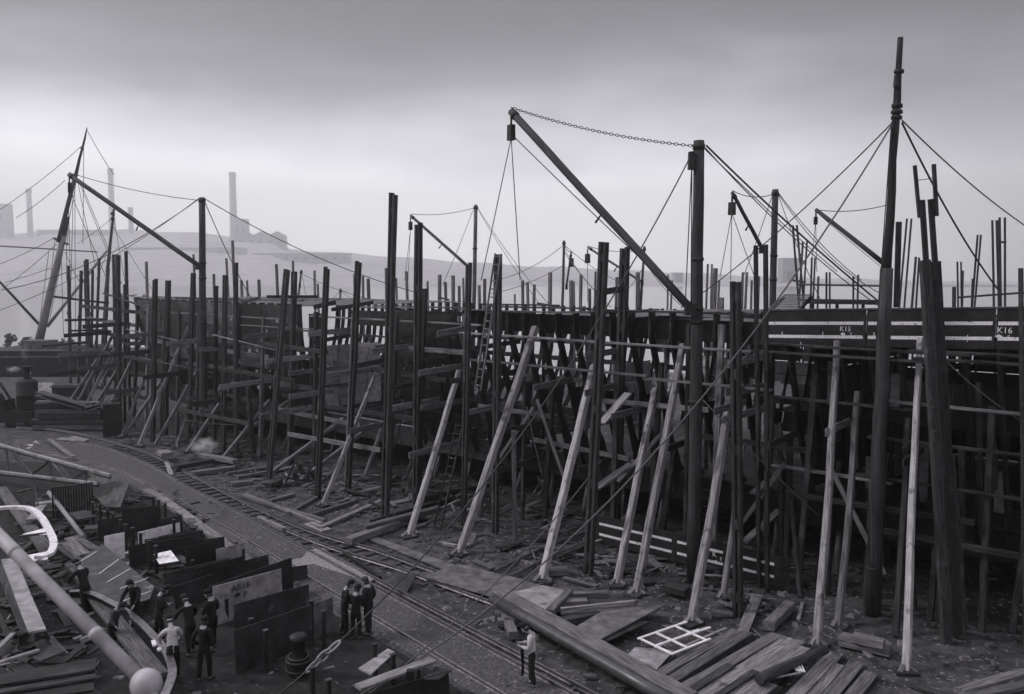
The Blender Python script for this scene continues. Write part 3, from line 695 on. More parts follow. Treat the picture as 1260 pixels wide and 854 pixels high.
# dim standards and props in the dark under and behind the near side
for i, (s0, n0, z_, ds) in enumerate(((-2.6, .4, 5.2, .2), (-3.4, 1.2, 4.4, -.5), (-4.2, .2, 6.6, .1), (-5.3, .9, 5.0, -.4), (-6.0, .0, 7.2, .2), (-6.9, .8, 4.2, .5), (-7.6, .2, 7.4, -.2), (-8.3, 1.0, 5.4, .3), (-9.1, .3, 7.0, .1), (-9.8, .9, 4.8, -.3), (-10.6, .2, 7.2, .2), (1.2, .3, 4.6, .3), (2.8, .5, 4.2, -.3))):
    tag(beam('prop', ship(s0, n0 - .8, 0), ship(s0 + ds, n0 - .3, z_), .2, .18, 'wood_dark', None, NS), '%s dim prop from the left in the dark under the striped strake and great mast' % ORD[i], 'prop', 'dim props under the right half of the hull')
for i, (a, ya, b, yb, s_) in enumerate((((865, 492), 30.8, (1010, 637), 30.2, .1), ((1165, 445), 27, (1262, 522), 26, .1), ((229, 517), 56, (292, 523), 52, .05), ((648, 500), 36, (668, 590), 35, .02))):
    tag(rope('slack_rope', AT(*a, ya), AT(*b, yb), .022, None, s_, 'rope'), ('thin rope slanting down right of the great derrick mast', 'thin rope slanting down right of the forked standard', 'thin pale line strung low across the left derrick foot', 'thin wire hanging in front of the open frames by the bright shore')[i], 'rope')

# ------------------------------------------------------------------ staging uprights along the near side
def upright(top, base, wpx, label, double=True, mat='wood_dark', extra=None, group='staging uprights along the near side of the hull'):
    b = G(*base); tp = AT(top[0], top[1], b.y); W = PXW(b, wpx)
    t = thing('staging_upright', label, 'staging pole', b, group)
    ax = (tp - b).normalized()
    side = (DS - ax * DS.dot(ax)).normalized()
    if double:
        pw, pd, gap = W * .40, W * .62, W * .26
        for sg, dz in ((-1, 0), (1, random.uniform(-.15, .12))):
            o_ = side * sg * (gap + pw) / 2
            beam('plank', b + o_ - ax * .1, tp + o_ + ax * dz, pw, pd, mat, t, NS, .022)
        n = max(2, int((tp - b).length / 2.6))
        for i in range(n + 1):
            q = b.lerp(tp, .04 + .9 * i / n); beam('spacer', q, q + ax * .32, gap * .96, pd * .8, mat, t, NS)
            q2 = q + ax * .16 - side * (W * .56); pole('bolt', q2, q2 + side * W * 1.12, .022, .022, 'iron', t, 6, 1, 0)
    else:
        beam('plank', b - ax * .1, tp, W * .72, W * .62, mat, t, NS, .012)
        for f in (.33, .62): q = b.lerp(tp, f); beam('cleat', q + NS * -W * .4, q + NS * -W * .4 + ax * .3, W * .5, .06, mat, t, NS)
    if extra: extra(t, b, tp, ax, side, W)
    return t
U = [
 ((84, 327), (87, 484), 4.6, 'leftmost slim dark staging upright, in front of the moored lighter', False),
 ((100, 333), (96, 488), 5, 'greyish staging upright, second from the left end of the row', False),
 ((106, 319), (110, 494), 6, 'tall dark staging upright, third from the left end of the row', True),
 ((114, 332), (112, 478), 4, 'thin pale staging upright half hidden behind the third dark one', False),
 ((122, 318), (117, 474), 4.2, 'thin leaning staging upright just left of the second ship mast', False),
 ((132, 352), (128, 480), 5, 'short staging upright close beside the foot of the second ship mast', False),
 ((139.5, 313), (142, 498), 4.2, 'thin dark staging upright touching the left side of a thicker one, by the iron tank', False),
 ((145, 314), (147, 522), 6.2, 'thick dark staging upright rising behind the iron tank', True),
 ((155, 309), (160, 506), 5, 'tall narrow dark staging upright right of the iron tank', False),
 ((191, 343), (188, 543), 6.4, 'staging upright midway between iron tank and left derrick, with a twin to its right', True),
 ((207, 345), (203, 536), 7, 'staging upright, right one of the twins left of the left derrick', True),
 ((238, 336), (232, 546), 6.2, 'dark staging upright standing just left of the left derrick mast', True),
 ((277, 339), (275, 557), 6, 'dark staging upright, first to the right of the left derrick mast', True),
 ((290, 323), (291, 562), 6, 'taller dark staging upright, second to the right of the left derrick mast', True),
 ((353, 332), (331, 588), 7.6, 'dark staging upright leaning to the right, left of the upturned trolley', True),
 ((362, 334), (358, 570), 7.2, 'dark staging upright above the upturned trolley, crossing the top of a leaning one', True),
 ((402, 331), (391, 613), 7.2, 'dark staging upright between the upturned trolley and the first pale shore', True),
 ((441, 323), (428, 606), 7.6, 'dark staging upright right of the first pale shore, wedged at its foot', True),
 ((484, 240), (474, 638), 10, 'very tall double staging upright, tallest in the middle of the yard', True),
 ((515, 274), (512, 620), 9, 'tall squared staging upright next to the tallest double one', True),
 ((577, 323), (570, 646), 7, 'slim dark staging upright left of the ladder-topped one', True),
 ((743, 298), (724, 706), 11, 'heavy double staging upright, left one of the pair under the great jib', True),
 ((769, 304), (757, 664), 10.5, 'heavy double staging upright, right one of the pair under the great jib', True),
 ((905, 347), (908, 757), 11.5, 'broad black topped staging upright right of the great derrick mast', True),
 ((930, 302), (934, 722), 6.5, 'slender tall staging upright, left one of a pair beside the white striped strake', False),
 ((942, 301), (944, 728), 7, 'slender tall staging upright, right one of a pair beside the white striped strake', False),
 ((960, 520), (962, 712), 7, 'short dark upright standing under the left end of the striped strake', False),
 ((1095, 520), (1092, 690), 7, 'dark upright half lost in shadow behind the tall pole mast', False),
 ((1204, 470), (1210, 760), 8, 'dark upright in deep shadow near the right edge of the yard', False),
 ((1256, 330), (1262, 800), 7, 'dark upright cut by the right edge of the view', False),
]
UP_OBJ = [upright(a, b, w_, lb, db) for a, b, w_, lb, db in U]
# the ladder-topped one
t = upright((613, 313), (609, 655), 8.5, 'staging upright with a ladder leaning against its top', True)
ub = G(609, 655)
def ladder(name_label, p0, p1, wd, nr, mat='wood_mid', side=None, r=.035):
    t = thing('ladder', name_label, 'ladder', p0); ax = (p1 - p0).normalized(); sd = (side or DS); sd = (sd - ax * sd.dot(ax)).normalized()
    for sg in (-1, 1): beam('rail', p0 + sd * sg * wd / 2, p1 + sd * sg * wd / 2, r * 1.4, r * 2.2, mat, t, ax.cross(sd))
    for i in range(nr):
        q = p0.lerp(p1, (i + .6) / nr); pole('rung', q - sd * wd / 2, q + sd * wd / 2, r * .75, r * .75, mat, t, 6, 1, 0)
    return t
ladder('long ladder leaning to the top of a staging upright in the middle', AT(588, 480, ub.y - .5), AT(613, 312, ub.y - .25), .34, 17)
ladder('steep ladder standing on the ground beside the middle uprights', G(538, 651), AT(566, 520, G(538, 651).y + 1.2), .42, 13, 'wood_dark')
ladder('tiny ladder hanging against the dark plated side', SH(350, 490, -.5), SH(344, 440, -.5), .42, 9, 'wood_mid')
ladder('steep dark ladder inside the open middle of the hull', SH(483, 550, 1.3), SH(500, 470, 1.3), .45, 12, 'wood_dark')
ladder('pale ladder going up inside the hull right of the dark plate block', SH(569, 455, .8), SH(561, 405, .8), .4, 9, 'wood_light')
ladder('dark ladder half hidden behind the great derrick mast', G(868, 668), AT(872, 600, G(868, 668).y), .55, 7, 'wood_dark')

# the heavy composite standard near the right edge: thick foot, paired planks carried up in two stages
b = G(1163, 790); t = thing('staging_standard', 'huge composite black staging standard near the right edge with two forked plank stages on top', 'staging pole', b)
Yb = b.y
def Rb(n, x0, y0, x1, y1, wpx, dpx=None, dy=0):
    p0, p1 = AT(x0, y0, Yb + dy), AT(x1, y1, Yb + dy); W = PXW(p0, wpx); beam(n, p0, p1, W, PXW(p0, dpx or wpx), 'wood_dark', t, Vector((0, -1, 0)))
Rb('foot_baulk', 1165, 795, 1138, 320, 11, 10); Rb('foot_baulk', 1176, 780, 1149, 322, 13, 12, .35)
Rb('plank', 1141, 345, 1134.5, 246, 6, 5, -.1); Rb('plank', 1152, 345, 1145, 245, 6, 5, .2)
Rb('plank', 1131.5, 268, 1125.5, 203.5, 4, 4, -.1); Rb('plank', 1152.5, 266, 1149, 202, 4.4, 4, .2)
for y in (480, 500, 530): Rb('block', 1146 + (y - 480) * .07, y, 1148 + (y - 480) * .07, y + 13, 5, 5, -.35)
tube('lashing', [AT(1126, 222, Yb - .2), AT(1138, 221, Yb - .2), AT(1150, 218, Yb + .1)], .012, 'wire', t, 5)
beam('prop', AT(1188, 780, Yb + .6), AT(1170, 560, Yb + .6), .17, .16, 'wood_dark', t)
o = beam('raking_brace', AT(1160, 640, Yb + 2.0), AT(1195, 720, Yb + 2.0), .14, .1, 'wood_dark'); tag(o, 'thin diagonal brace in the shadow right of the composite standard', 'brace')

# ------------------------------------------------------------------ raking shores
def shore(base, top, n, w0, w1, label, mat='wood_light', name='raking_shore', z0=.02):
    p0 = G(base[0], base[1], z0); p1 = SH(top[0], top[1], n)
    t = thing(name, label, 'shore', p0, 'raking shores propping the hull')
    a, b = PXW(p0, w0), PXW(p1, w1)
    ax = (p1 - p0); l_ = ax.length; k = None
    vs_, fs = [], []; sg = 8; bw_ = random.uniform(-1, 1)
    for i in range(sg + 1):
        f = i / sg; h = (a + (b - a) * f) / 2 * .80; c = h * .25; bow = .05 * math.sin(math.pi * f) * bw_; ox, oy = (random.uniform(-.016, .016) + bow, random.uniform(-.016, .016)) if 0 < i < sg else (0, 0)
        for x, y in ((h - c, -h), (h, -h + c), (h, h - c), (h - c, h), (-h + c, h), (-h, h - c), (-h, -h + c), (-h + c, -h)): vs_.append((x + ox, y + oy, l_ * f))
    for i in range(sg):
        for j in range(8): fs.append((i * 8 + j, i * 8 + (j + 1) % 8, (i + 1) * 8 + (j + 1) % 8, (i + 1) * 8 + j))
    fs += [tuple(range(7, -1, -1)), tuple(range(sg * 8, sg * 8 + 8))]
    link('baulk', pydata(vs_, fs), mat, t, p0, orient(ax, NS))
    if mat in ('wood_light', 'wood_white', 'wood_mid'):
        h = ax.normalized(); s_ = h.cross(NS).normalized()
        for sg_ in (-1, 1): beam('wedge', p0 + Vector((sg_ * a * .9, -a * .5, .03)), p0 + Vector((sg_ * a * .25, a * .2, .16)), a * .5, .07, 'wood_mid', t)
        box('foot_block', p0 + Vector((0, 0, -.03)) - Vector((h.x, h.y, 0)) * a * .4, a * 2.4, a * 1.7, .09, 'wood_dark', t, qz(random.uniform(0, 180)))
    return t
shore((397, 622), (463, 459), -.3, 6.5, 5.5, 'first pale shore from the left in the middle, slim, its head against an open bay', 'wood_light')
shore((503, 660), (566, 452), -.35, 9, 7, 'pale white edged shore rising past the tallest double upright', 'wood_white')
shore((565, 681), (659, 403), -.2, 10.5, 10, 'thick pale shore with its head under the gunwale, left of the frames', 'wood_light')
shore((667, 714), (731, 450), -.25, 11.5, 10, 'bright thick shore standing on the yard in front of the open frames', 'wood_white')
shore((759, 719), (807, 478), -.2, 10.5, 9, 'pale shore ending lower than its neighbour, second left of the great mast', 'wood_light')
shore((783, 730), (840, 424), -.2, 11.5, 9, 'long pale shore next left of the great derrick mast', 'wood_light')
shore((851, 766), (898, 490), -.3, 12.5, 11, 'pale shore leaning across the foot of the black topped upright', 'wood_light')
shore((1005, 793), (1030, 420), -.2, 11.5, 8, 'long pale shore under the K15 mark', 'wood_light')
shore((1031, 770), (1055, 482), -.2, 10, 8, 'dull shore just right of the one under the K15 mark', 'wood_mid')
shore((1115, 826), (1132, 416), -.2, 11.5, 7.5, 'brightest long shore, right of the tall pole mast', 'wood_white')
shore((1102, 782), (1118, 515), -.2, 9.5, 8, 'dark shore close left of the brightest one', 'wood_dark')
shore((171, 549), (232, 402), -.2, 5.4, 4.2, 'longest pale shore at the left end, head under the deck edge', 'wood_light')
shore((149, 538), (184, 450), -.2, 4.2, 3.8, 'slim shore rising right of the iron tank', 'wood_mid')
shore((95, 520), (141, 428), .6, 4.4, 3.8, 'slim shore at the far left end above the timber stack', 'wood_light')
shore((113, 519), (156, 428), .6, 4.2, 3.8, 'slim shore crossing the tilted planks of the timber stack', 'wood_light')
shore((216, 551), (231, 508), .2, 4.2, 4, 'short shore left of the left derrick foot', 'wood_mid')
shore((124, 476), (160, 398), 1, 3.6, 3.4, 'thin shore high at the far left end among the staging', 'wood_mid')
shore((236, 532), (249, 488), .5, 4.6, 4, 'short dull shore behind the left derrick foot', 'wood_mid')
shore((262, 524), (272, 480), .5, 4.4, 4, 'short dull shore just right of the left derrick foot', 'wood_mid')
shore((448, 590), (470, 525), 1.2, 6, 5, 'dull shore under the open double bottom left of the tallest upright', 'wood_mid')
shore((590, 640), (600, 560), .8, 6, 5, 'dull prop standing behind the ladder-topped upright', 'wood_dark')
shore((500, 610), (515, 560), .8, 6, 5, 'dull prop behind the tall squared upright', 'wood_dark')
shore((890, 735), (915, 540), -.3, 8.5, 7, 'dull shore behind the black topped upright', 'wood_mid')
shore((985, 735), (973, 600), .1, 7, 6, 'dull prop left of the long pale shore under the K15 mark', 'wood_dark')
def stick(name, p0, p1, wm, dm, mat, label, cat, group=None, up=Vector((0, 0, 1))):
    return tag(beam(name, p0, p1, wm, dm, mat, None, up), label, cat, group)
p = G(634, 666); stick('prop', p, AT(632, 530, p.y), .18, .17, 'wood_mid', 'plumb prop standing alone between two pale shores', 'prop')
p = G(312, 562); tag(pole('fallen_spar', p, AT(305, 476, p.y - .6), .17, .13, 'wood_dark'), 'thick dark log leaning to the left, right of the left derrick', 'log')
stick('raking_brace', AT(297, 535, 54), AT(355, 494, 56), .2, .2, 'wood_light', 'pale diagonal brace slanting up to the plated side right of the leaning log', 'brace')
stick('raking_brace', AT(740, 521, 34.6), AT(773, 484, 35.4), .42, .08, 'wood_light', 'pale board nailed aslant between the pair of uprights under the great jib', 'brace')
stick('raking_brace', AT(733, 601, 34), AT(783, 567, 36), .38, .08, 'wood_mid', 'dull board nailed aslant low on the pair of uprights under the great jib', 'brace')
stick('raking_brace', AT(916, 667, 31), AT(959, 628, 33), .28, .07, 'wood_mid', 'lower of two aslant boards right of the black topped upright', 'brace')
stick('raking_brace', AT(927, 607, 31), AT(955, 583, 33), .28, .07, 'wood_mid', 'upper of two aslant boards right of the black topped upright', 'brace')

# ------------------------------------------------------------------ cross boards (thwarts) and ledgers of the staging
def thwart(a, b, wpx, label, mat='wood_mid', Y=None):
    """board running inboard from an outer upright: the near end is the lower one"""
    n0, n1 = -3.6, -.5
    if Y is None:
        p0 = SH(a[0], a[1], -2.4); d = NS
        # follow the inboard direction until the bearing of the far end
        best = min((abs((lambda v: CX + FPX * v.x / (v - C0).dot(FWD))(p0 + d * k * .05) - b[0]), k) for k in range(1, 160))[1]
        p1 = AT(b[0], b[1], (p0 + d * best * .05).y)
    else: p0, p1 = AT(a[0], a[1], Y[0]), AT(b[0], b[1], Y[1])
    W = PXW(p0, wpx)
    return tag(beam('staging_board', p0, p1, .07, W, mat), label, 'staging board', 'cross boards of the staging')
T = [
 ((538, 411), (650, 391), 8, 'widest cross board, pale, sloping up to the ladder-topped upright', 'wood_mid'),
 ((518, 502), (612, 486), 7, 'long pale cross board below the widest one, crossing the white edged shore', 'wood_mid'),
 ((555, 469), (641, 456), 6.5, 'cross board behind the ladder-topped upright at half height', 'wood_dark'),
 ((574, 430), (640, 420), 6, 'dark cross board just under the widest pale one', 'wood_dark'),
 ((339, 483), (431, 473), 5.5, 'dark cross board above the upturned trolley, lower of two', 'wood_dark'),
 ((355, 460), (474, 445), 6, 'pale edged cross board in front of the pale bulkhead', 'wood_mid'),
 ((357, 507), (393, 500), 5.5, 'short pale cross board lying on the edge of the double bottom', 'wood_light'),
 ((386, 378), (413, 372), 5.5, 'short dark board nailed high on the upright above the first pale shore', 'wood_dark'),
 ((408, 381), (459, 372), 4.8, 'long dark board high between two uprights above the bulkhead', 'wood_dark'),
 ((385, 421), (440, 411), 5, 'dark cross board over the top of the pale bulkhead', 'wood_dark'),
 ((296, 372), (320, 367), 4.5, 'short board high right of the left derrick mast', 'wood_mid'),
 ((154, 423), (246, 421), 4.8, 'long pale board on the left staging just above the upper shore heads', 'wood_mid'),
 ((245, 430), (291, 430), 5, 'level pale board across the left derrick mast, upper', 'wood_mid'),
 ((229, 490), (273, 487), 4.6, 'level board across the left derrick mast, middle', 'wood_mid'),
 ((245, 505), (309, 502), 4.8, 'level pale board across the left derrick mast, lowest', 'wood_mid'),
 ((268, 479), (312, 471), 4.6, 'tilted board right of the left derrick mast', 'wood_mid'),
 ((294, 445), (346, 441), 5.5, 'broad board in front of the chalk marked plating', 'wood_mid'),
 ((720, 438), (764, 431), 8, 'upper cross board on the pair of uprights under the great jib', 'wood_mid'),
 ((720, 484), (763, 473), 8, 'lower cross board on the pair of uprights under the great jib', 'wood_mid'),
 ((733, 361), (768, 355), 8, 'topmost dark board joining the pair of uprights under the great jib', 'wood_dark'),
 ((896, 448), (938, 439), 10, 'upper board joining the black topped upright to the slender pair', 'wood_mid'),
 ((892, 483), (939, 476), 11, 'middle board joining the black topped upright to the slender pair', 'wood_mid'),
 ((888, 517), (939, 503), 9, 'lower board joining the black topped upright to the slender pair', 'wood_mid'),
 ((509, 617), (642, 590), 8, 'long low cross board near the ground behind the thick pale shore', 'wood_dark'),
 ((480, 478), (520, 470), 5, 'dark cross board right of the tallest double upright', 'wood_dark'),
 ((440, 450), (486, 440), 6, 'dark cross board left of the tallest double upright, upper', 'wood_dark'),
 ((500, 447), (556, 440), 6, 'dark cross board in front of the dark plate block', 'wood_dark'),
 ((462, 428), (520, 421), 5, 'dark cross board between the two tall middle uprights', 'wood_dark'),
 ((620, 530), (668, 521), 7, 'dark cross board behind the head of the plumb prop', 'wood_dark'),
]
for a, b, w_, lb, mt in T: thwart(a, b, w_, lb, mt)
for (a, b, w_, lb) in (((328, 365), (391, 365), 3.6, 'level dark plank high above the deck joining two uprights'), ((52, 426), (108, 421), 3.2, 'dark horizontal spar sticking out at the left end over the lighter'),
                       ((80, 394), (131, 393), 3, 'upper dark horizontal spar at the left end'), ((66, 365), (134, 373), 2.6, 'highest dark horizontal spar at the left end, beside the raking mast'),
                       ((84, 407), (133, 406), 2.4, 'thin horizontal spar at the left end between two others'), ((84, 440), (150, 437), 3, 'lowest dark horizontal spar at the left end')):
    Yq = 68 if b[0] < 200 else 50
    tag(beam('staging_spar', AT(a[0], a[1], Yq), AT(b[0], b[1], Yq + .5), PXW(AT(*a, Yq), w_), PXW(AT(*a, Yq), w_), 'wood_dark'), lb, 'spar')
# tilted planks and boards at the left end
for (a, b, w_, Yq, lb, mt) in (((128, 361), (195, 383), 5, 66, 'dark plank sloping down to the deck at the left end', 'wood_dark'), ((155, 405), (245, 425), 2.6, 62, 'thin pale batten sloping across the left staging', 'wood_light'),
                           ((172, 440), (266, 460), 3, 60, 'long thin batten sloping below the pale left board', 'wood_mid'), ((262, 412), (340, 431), 3, 55, 'pale plank sloping down across the chalk marked plating', 'wood_light'),
                           ((296, 400), (420, 407), 2.4, 53, 'thin rail running along the top of the plating behind the uprights', 'wood_mid')):
    tag(beam('sloping_plank', AT(*a, Yq), AT(*b, Yq - 2.5), PXW(AT(*a, Yq), w_), .06, mt), lb, 'plank')
# crowded staging round the far end of the hull: inner uprights, ledgers, boards and more shores
PL = {}
INN = [56.5, 54.8, 53.2, 51.4, 49.6, 47.6, 45.6, 43.4, 41, 38.4, 36, 33.4, 30.6, 27.5, 25, 22, 18.5, 16.2]
for i, s0 in enumerate(INN):
    n0 = -.9 if s0 < 47 else -.9 + taper(s0) * .8; zt = random.choice((8.6, 9.0, 9.7, 10.4)); p = ship(s0, n0 - .5, 0); q = ship(s0 + random.uniform(-.3, .3), n0, zt)
    tag(beam('staging_upright', p, q, .24, .2, 'wood_dark' if i % 3 else 'wood_mid', None, NS), '%s inner upright close against the ship side, counting right from the far left end' % ORD[i], 'staging pole', 'inner staging uprights')
EL = [(57, 45, -1.6, 2.4), (56, 42, -1.2, 3.9), (57.5, 44, -1.5, 5.3), (57, 47, -1.0, 6.6), (58, 48, -.6, 7.6), (58, 46, -1.0, 8.6), (44, 31, -1.2, 3.6), (45, 33, -1.1, 5.0), (46, 30, -1.0, 6.4), (40, 30, -2.4, 2.2), (30, 22, -1.1, 4.6), (24, 14.5, -1.0, 6.2)]
for i, (s0, s1, n0, z_) in enumerate(EL):
    tag(beam('ledger', ship(s0, n0 + .3, z_), ship(s1, n0, z_ + random.uniform(-.3, .3)), .09, .26, random.choice(('wood_mid', 'wood_dark', 'wood_dark'))), '%s ledger of the far left staging, %s' % (ORD[i % 6], 'counting up from the ground at its extreme end' if i < 6 else 'counting up along the plated side'), 'ledger', 'ledgers of the far left staging')
for i, (s0, n0, n1, z_) in enumerate(((56, -4.2, -.6, 3.4), (54.2, -4, -.4, 5.0), (52.5, -4.2, -.6, 6.6), (50.6, -4, -.9, 4.2), (49, -4.2, -.8, 7.4), (46.5, -3.8, -.9, 2.8), (45, -4, -.8, 5.6), (42.6, -3.9, -.7, 7.0), (40.2, -4, -.8, 4.4), (36.8, -4, -.8, 6.8), (34.2, -4, -.7, 3.2))):
    tag(beam('staging_board', ship(s0, n0, z_), ship(s0 + .2, n1, z_ + .1), .08, .3, 'wood_mid' if i % 2 else 'wood_dark'), '%s inboard board of the crowded left staging, counting right from the far end' % ORD[i], 'staging board', 'inboard boards of the far left staging')
for i, (s0, ds, z_) in enumerate(((55.5, 2.0, 5.2), (53.8, 2.0, 6.4), (51.2, 1.6, 5.0), (48.4, 1.8, 6.6), (44.2, 1.4, 4.6), (39.6, 1.6, 5.4), (35.4, 1.2, 4.4), (31.4, 1.0, 3.4), (26.2, .6, 2.6), (23.4, .6, 2.6))):
    p0 = ship(s0, -3.6, .02); p1 = ship(s0 - ds * .3, -.3 if z_ > 3 else 1.4, z_)
    tag(beam('raking_shore', p0, p1, .2, .2, 'wood_mid', None, NS), '%s dull shore among the left uprights, counting right from the far end' % ORD[i], 'shore', 'dull shores at the left end')
for i, (s0, s1, n0, z_, mt) in enumerate(((57, 51, -.6, 9.45, 'wood_light'), (56, 49, .5, 9.5, 'wood_mid'), (51.5, 44.5, -.2, 9.42, 'wood_light'), (47, 39, .4, 9.5, 'wood_mid'), (43, 34, -.1, 9.46, 'wood_dark'), (37, 29, .5, 9.52, 'wood_mid'), (33, 27, 1.4, 9.6, 'wood_light'), (26, 20, 2.2, 9.2, 'wood_mid'))):
    tag(beam('deck_edge_plank', ship(s0, n0 + (taper(s0) if s0 > 50 else 0), z_), ship(s1, n0 + random.uniform(-.2, .6), z_ + .02), .32, .08, mt), '%s plank lying on the deck edge, counting right from the far left end' % ORD[i], 'plank', 'planks on the far left deck edge')
RIN = [13.6, 11.9, 9.9, 8.6, 6.2, 4.9, 3.1, 1.4, .2, -1.9, -3.2, -5.6, -7.9]
for i, s0 in enumerate(RIN):
    p = ship(s0, -.7, 0); q = ship(s0 + random.uniform(-.35, .35), -.35, random.choice((6.4, 7.6, 8.7, 9.2) if s0 > 0 else (5.2, 6.6, 7.6)))
    tag(beam('staging_upright', p, q, random.choice((.16, .2, .24)), .16, 'wood_dark' if i % 4 or i > 8 else 'wood_mid', None, NS), '%s slim inner upright close to the open frames, counting right from the ladder-topped upright' % ORD[i], 'staging pole', 'slim inner uprights before the frames')
for i, (s0, n0, n1, z_) in enumerate(((13.0, -2.8, -.4, 3.6), (11.2, -3.0, -.2, 5.0), (9.6, -2.6, .4, 2.6), (7.6, -2.6, .2, 6.4), (5.4, -2.4, .3, 3.2), (3.6, -2.6, .2, 5.6), (1.8, -2.4, .6, 4.4), (-.6, -2.2, .4, 6.2), (-2.6, -2.0, .5, 5.2), (-4.6, -2.0, .3, 5.9), (-7.0, -1.8, .5, 5.2))):
    tag(beam('staging_board', ship(s0, n0, z_), ship(s0 + .15, n1, z_ + .08), .07, .26, 'wood_mid' if i % 2 else 'wood_dark'), '%s short inboard board before the frames, counting right from the ladder-topped upright' % ORD[i], 'staging board', 'short inboard boards before the frames')
for i, (s0, s1, n0, z_) in enumerate(((12.8, 8.4, -.55, 4.9), (9.4, 4.2, -.5, 3.7), (6.0, .6, -.5, 5.8), (1.6, -3.4, -.5, 4.9), (-2.6, -8.8, -.6, 3.3), (-5.8, -13, -.6, 2.6))):
    tag(beam('ledger', ship(s0, n0, z_), ship(s1, n0, z_ - random.uniform(-.15, .15)), .1, .2, 'wood_dark' if i > 2 else 'wood_mid'), '%s low ledger before the open frames, counting right from the ladder-topped upright' % ORD[i], 'ledger', 'low ledgers before the frames')
for i, (s0, z0, s1, z1) in enumerate(((11.5, 2.4, 9.2, 5.2), (7.4, 2.2, 9.0, 5.6), (4.6, 2.6, 2.0, 5.4), (-.8, 1.6, -2.6, 4.4), (-6.2, 1.2, -4.2, 4.6))):
    tag(beam('cross_brace', ship(s0, -.75, z0), ship(s1, -.75, z1), .05, .16, 'wood_mid'), '%s thin cross brace before the frames, counting right from the ladder-topped upright' % ORD[i], 'brace', 'cross braces before the frames')
MIDB = [(30.5, 4.6), (28.2, 7.6), (27.2, 3.2), (25.6, 6.4), (23.8, 4.6), (22.4, 8.0), (20.4, 6.0), (18.6, 3.4), (17.2, 7.4), (15.6, 4.8), (14.2, 2.8), (13.8, 6.6)]
for i, (s0, z_) in enumerate(MIDB):
    tag(beam('staging_board', ship(s0, -4.0 + .3 * (i % 3), z_), ship(s0 + .1, -.4, z_ + .12), .08, .28, 'wood_mid' if i % 3 else 'wood_light'), '%s inboard board of the middle staging, counting right from the chalk marked plating' % ORD[i], 'staging board', 'inboard boards of the middle staging')
for i, (s0, s1, n0, z_) in enumerate(((31, 24, -1.2, 7.0), (29, 21, -1.3, 3.2), (24.5, 16, -1.2, 3.8), (21.5, 13, -1.1, 7.4), (33, 25, -2.6, 5.4), (26, 18, -2.4, 2.2))):
    tag(beam('ledger', ship(s0, n0, z_), ship(s1, n0 + .1, z_ - random.uniform(-.2, .2)), .09, .24, 'wood_mid' if i % 2 else 'wood_dark'), '%s ledger of the middle staging, counting right from the chalk marked plating' % ORD[i], 'ledger', 'ledgers of the middle staging')
LG = [
 (14.5, 7.6, -1.0, 8.35, 'upper ledger in front of the frames, left length', 'wood_light'), (7.5, -1.4, -1.0, 8.32, 'upper ledger in front of the frames, right length', 'wood_mid'),
 (13.2, 3.0, -1.05, 7.12, 'middle ledger in front of the frames, left length', 'wood_mid'), (3.2, -2.2, -1.0, 7.0, 'middle ledger behind the great derrick mast', 'wood_mid'),
 (-1.5, -8.6, -1.0, 8.62, 'upper of two ledgers close under the striped strake, left length', 'wood_dark'), (-1.5, -7.4, -1.15, 8.36, 'lower of two ledgers close under the striped strake, left length', 'wood_dark'),
 (-6.8, -15, -1.0, 8.66, 'upper of two ledgers under the striped strake near the right edge', 'wood_dark'), (-7.0, -15, -1.15, 8.44, 'lower of two ledgers under the striped strake near the right edge', 'wood_dark'),
 (-1.7, -7.0, -1.1, 6.8, 'middle ledger under the K15 mark', 'wood_dark'), (-6.2, -15, -1.0, 6.98, 'middle ledger right of the composite standard', 'wood_mid'),
 (-5.6, -15, -1.0, 5.76, 'low ledger right of the composite standard', 'wood_dark'), (-2.0, -6.2, -.4, 4.2, 'low ledger deep under the K15 mark', 'wood_mid'), (-5.0, -11, -.3, 4.3, 'low ledger deep behind the tall pole mast', 'wood_dark'),
 (26, 12.5, -.7, 8.75, 'top ledger along the open middle bays', 'wood_mid'), (43, 29, -.8, 8.5, 'top ledger along the plated far end', 'wood_mid'), (30, 18, -.8, 7.9, 'second ledger along the open middle bays', 'wood_dark'),
]
for s0, s1, n_, z_, lb, mt in LG:
    tag(beam('ledger', ship(s0, n_, z_), ship(s1, n_, z_ - .02), .24, .08, mt), lb, 'ledger', 'ledgers of the staging')
for s0, s1, n_, z_, lb in ((12, 6.5, -.6, 9.62, 'loose plank along the deck edge left of the paired uprights'), (13.6, 9.5, .5, 9.66, 'loose plank lying askew on the deck edge behind the ladder top'), (6.6, -1.2, -.2, 9.6, 'long plank on the deck edge beside the great derrick mast'),
                           (-1.3, -8.0, .3, 9.58, 'plank along the top of the striped strake, left length'), (-8.2, -15, .3, 9.58, 'plank along the top of the striped strake at the right edge'), (22, 15.2, .6, 9.4, 'plank along the top of the dark plate block'), (14.5, 10.6, .1, 9.3, 'second loose plank askew under the ladder top')):
    tag(beam('deck_edge_plank', ship(s0, n_, z_), ship(s1, n_ + random.uniform(-.5, .9), z_ + random.uniform(-.03, .05)), .3, .07, random.choice(('wood_mid', 'wood_light', 'wood_dark'))), lb, 'plank')

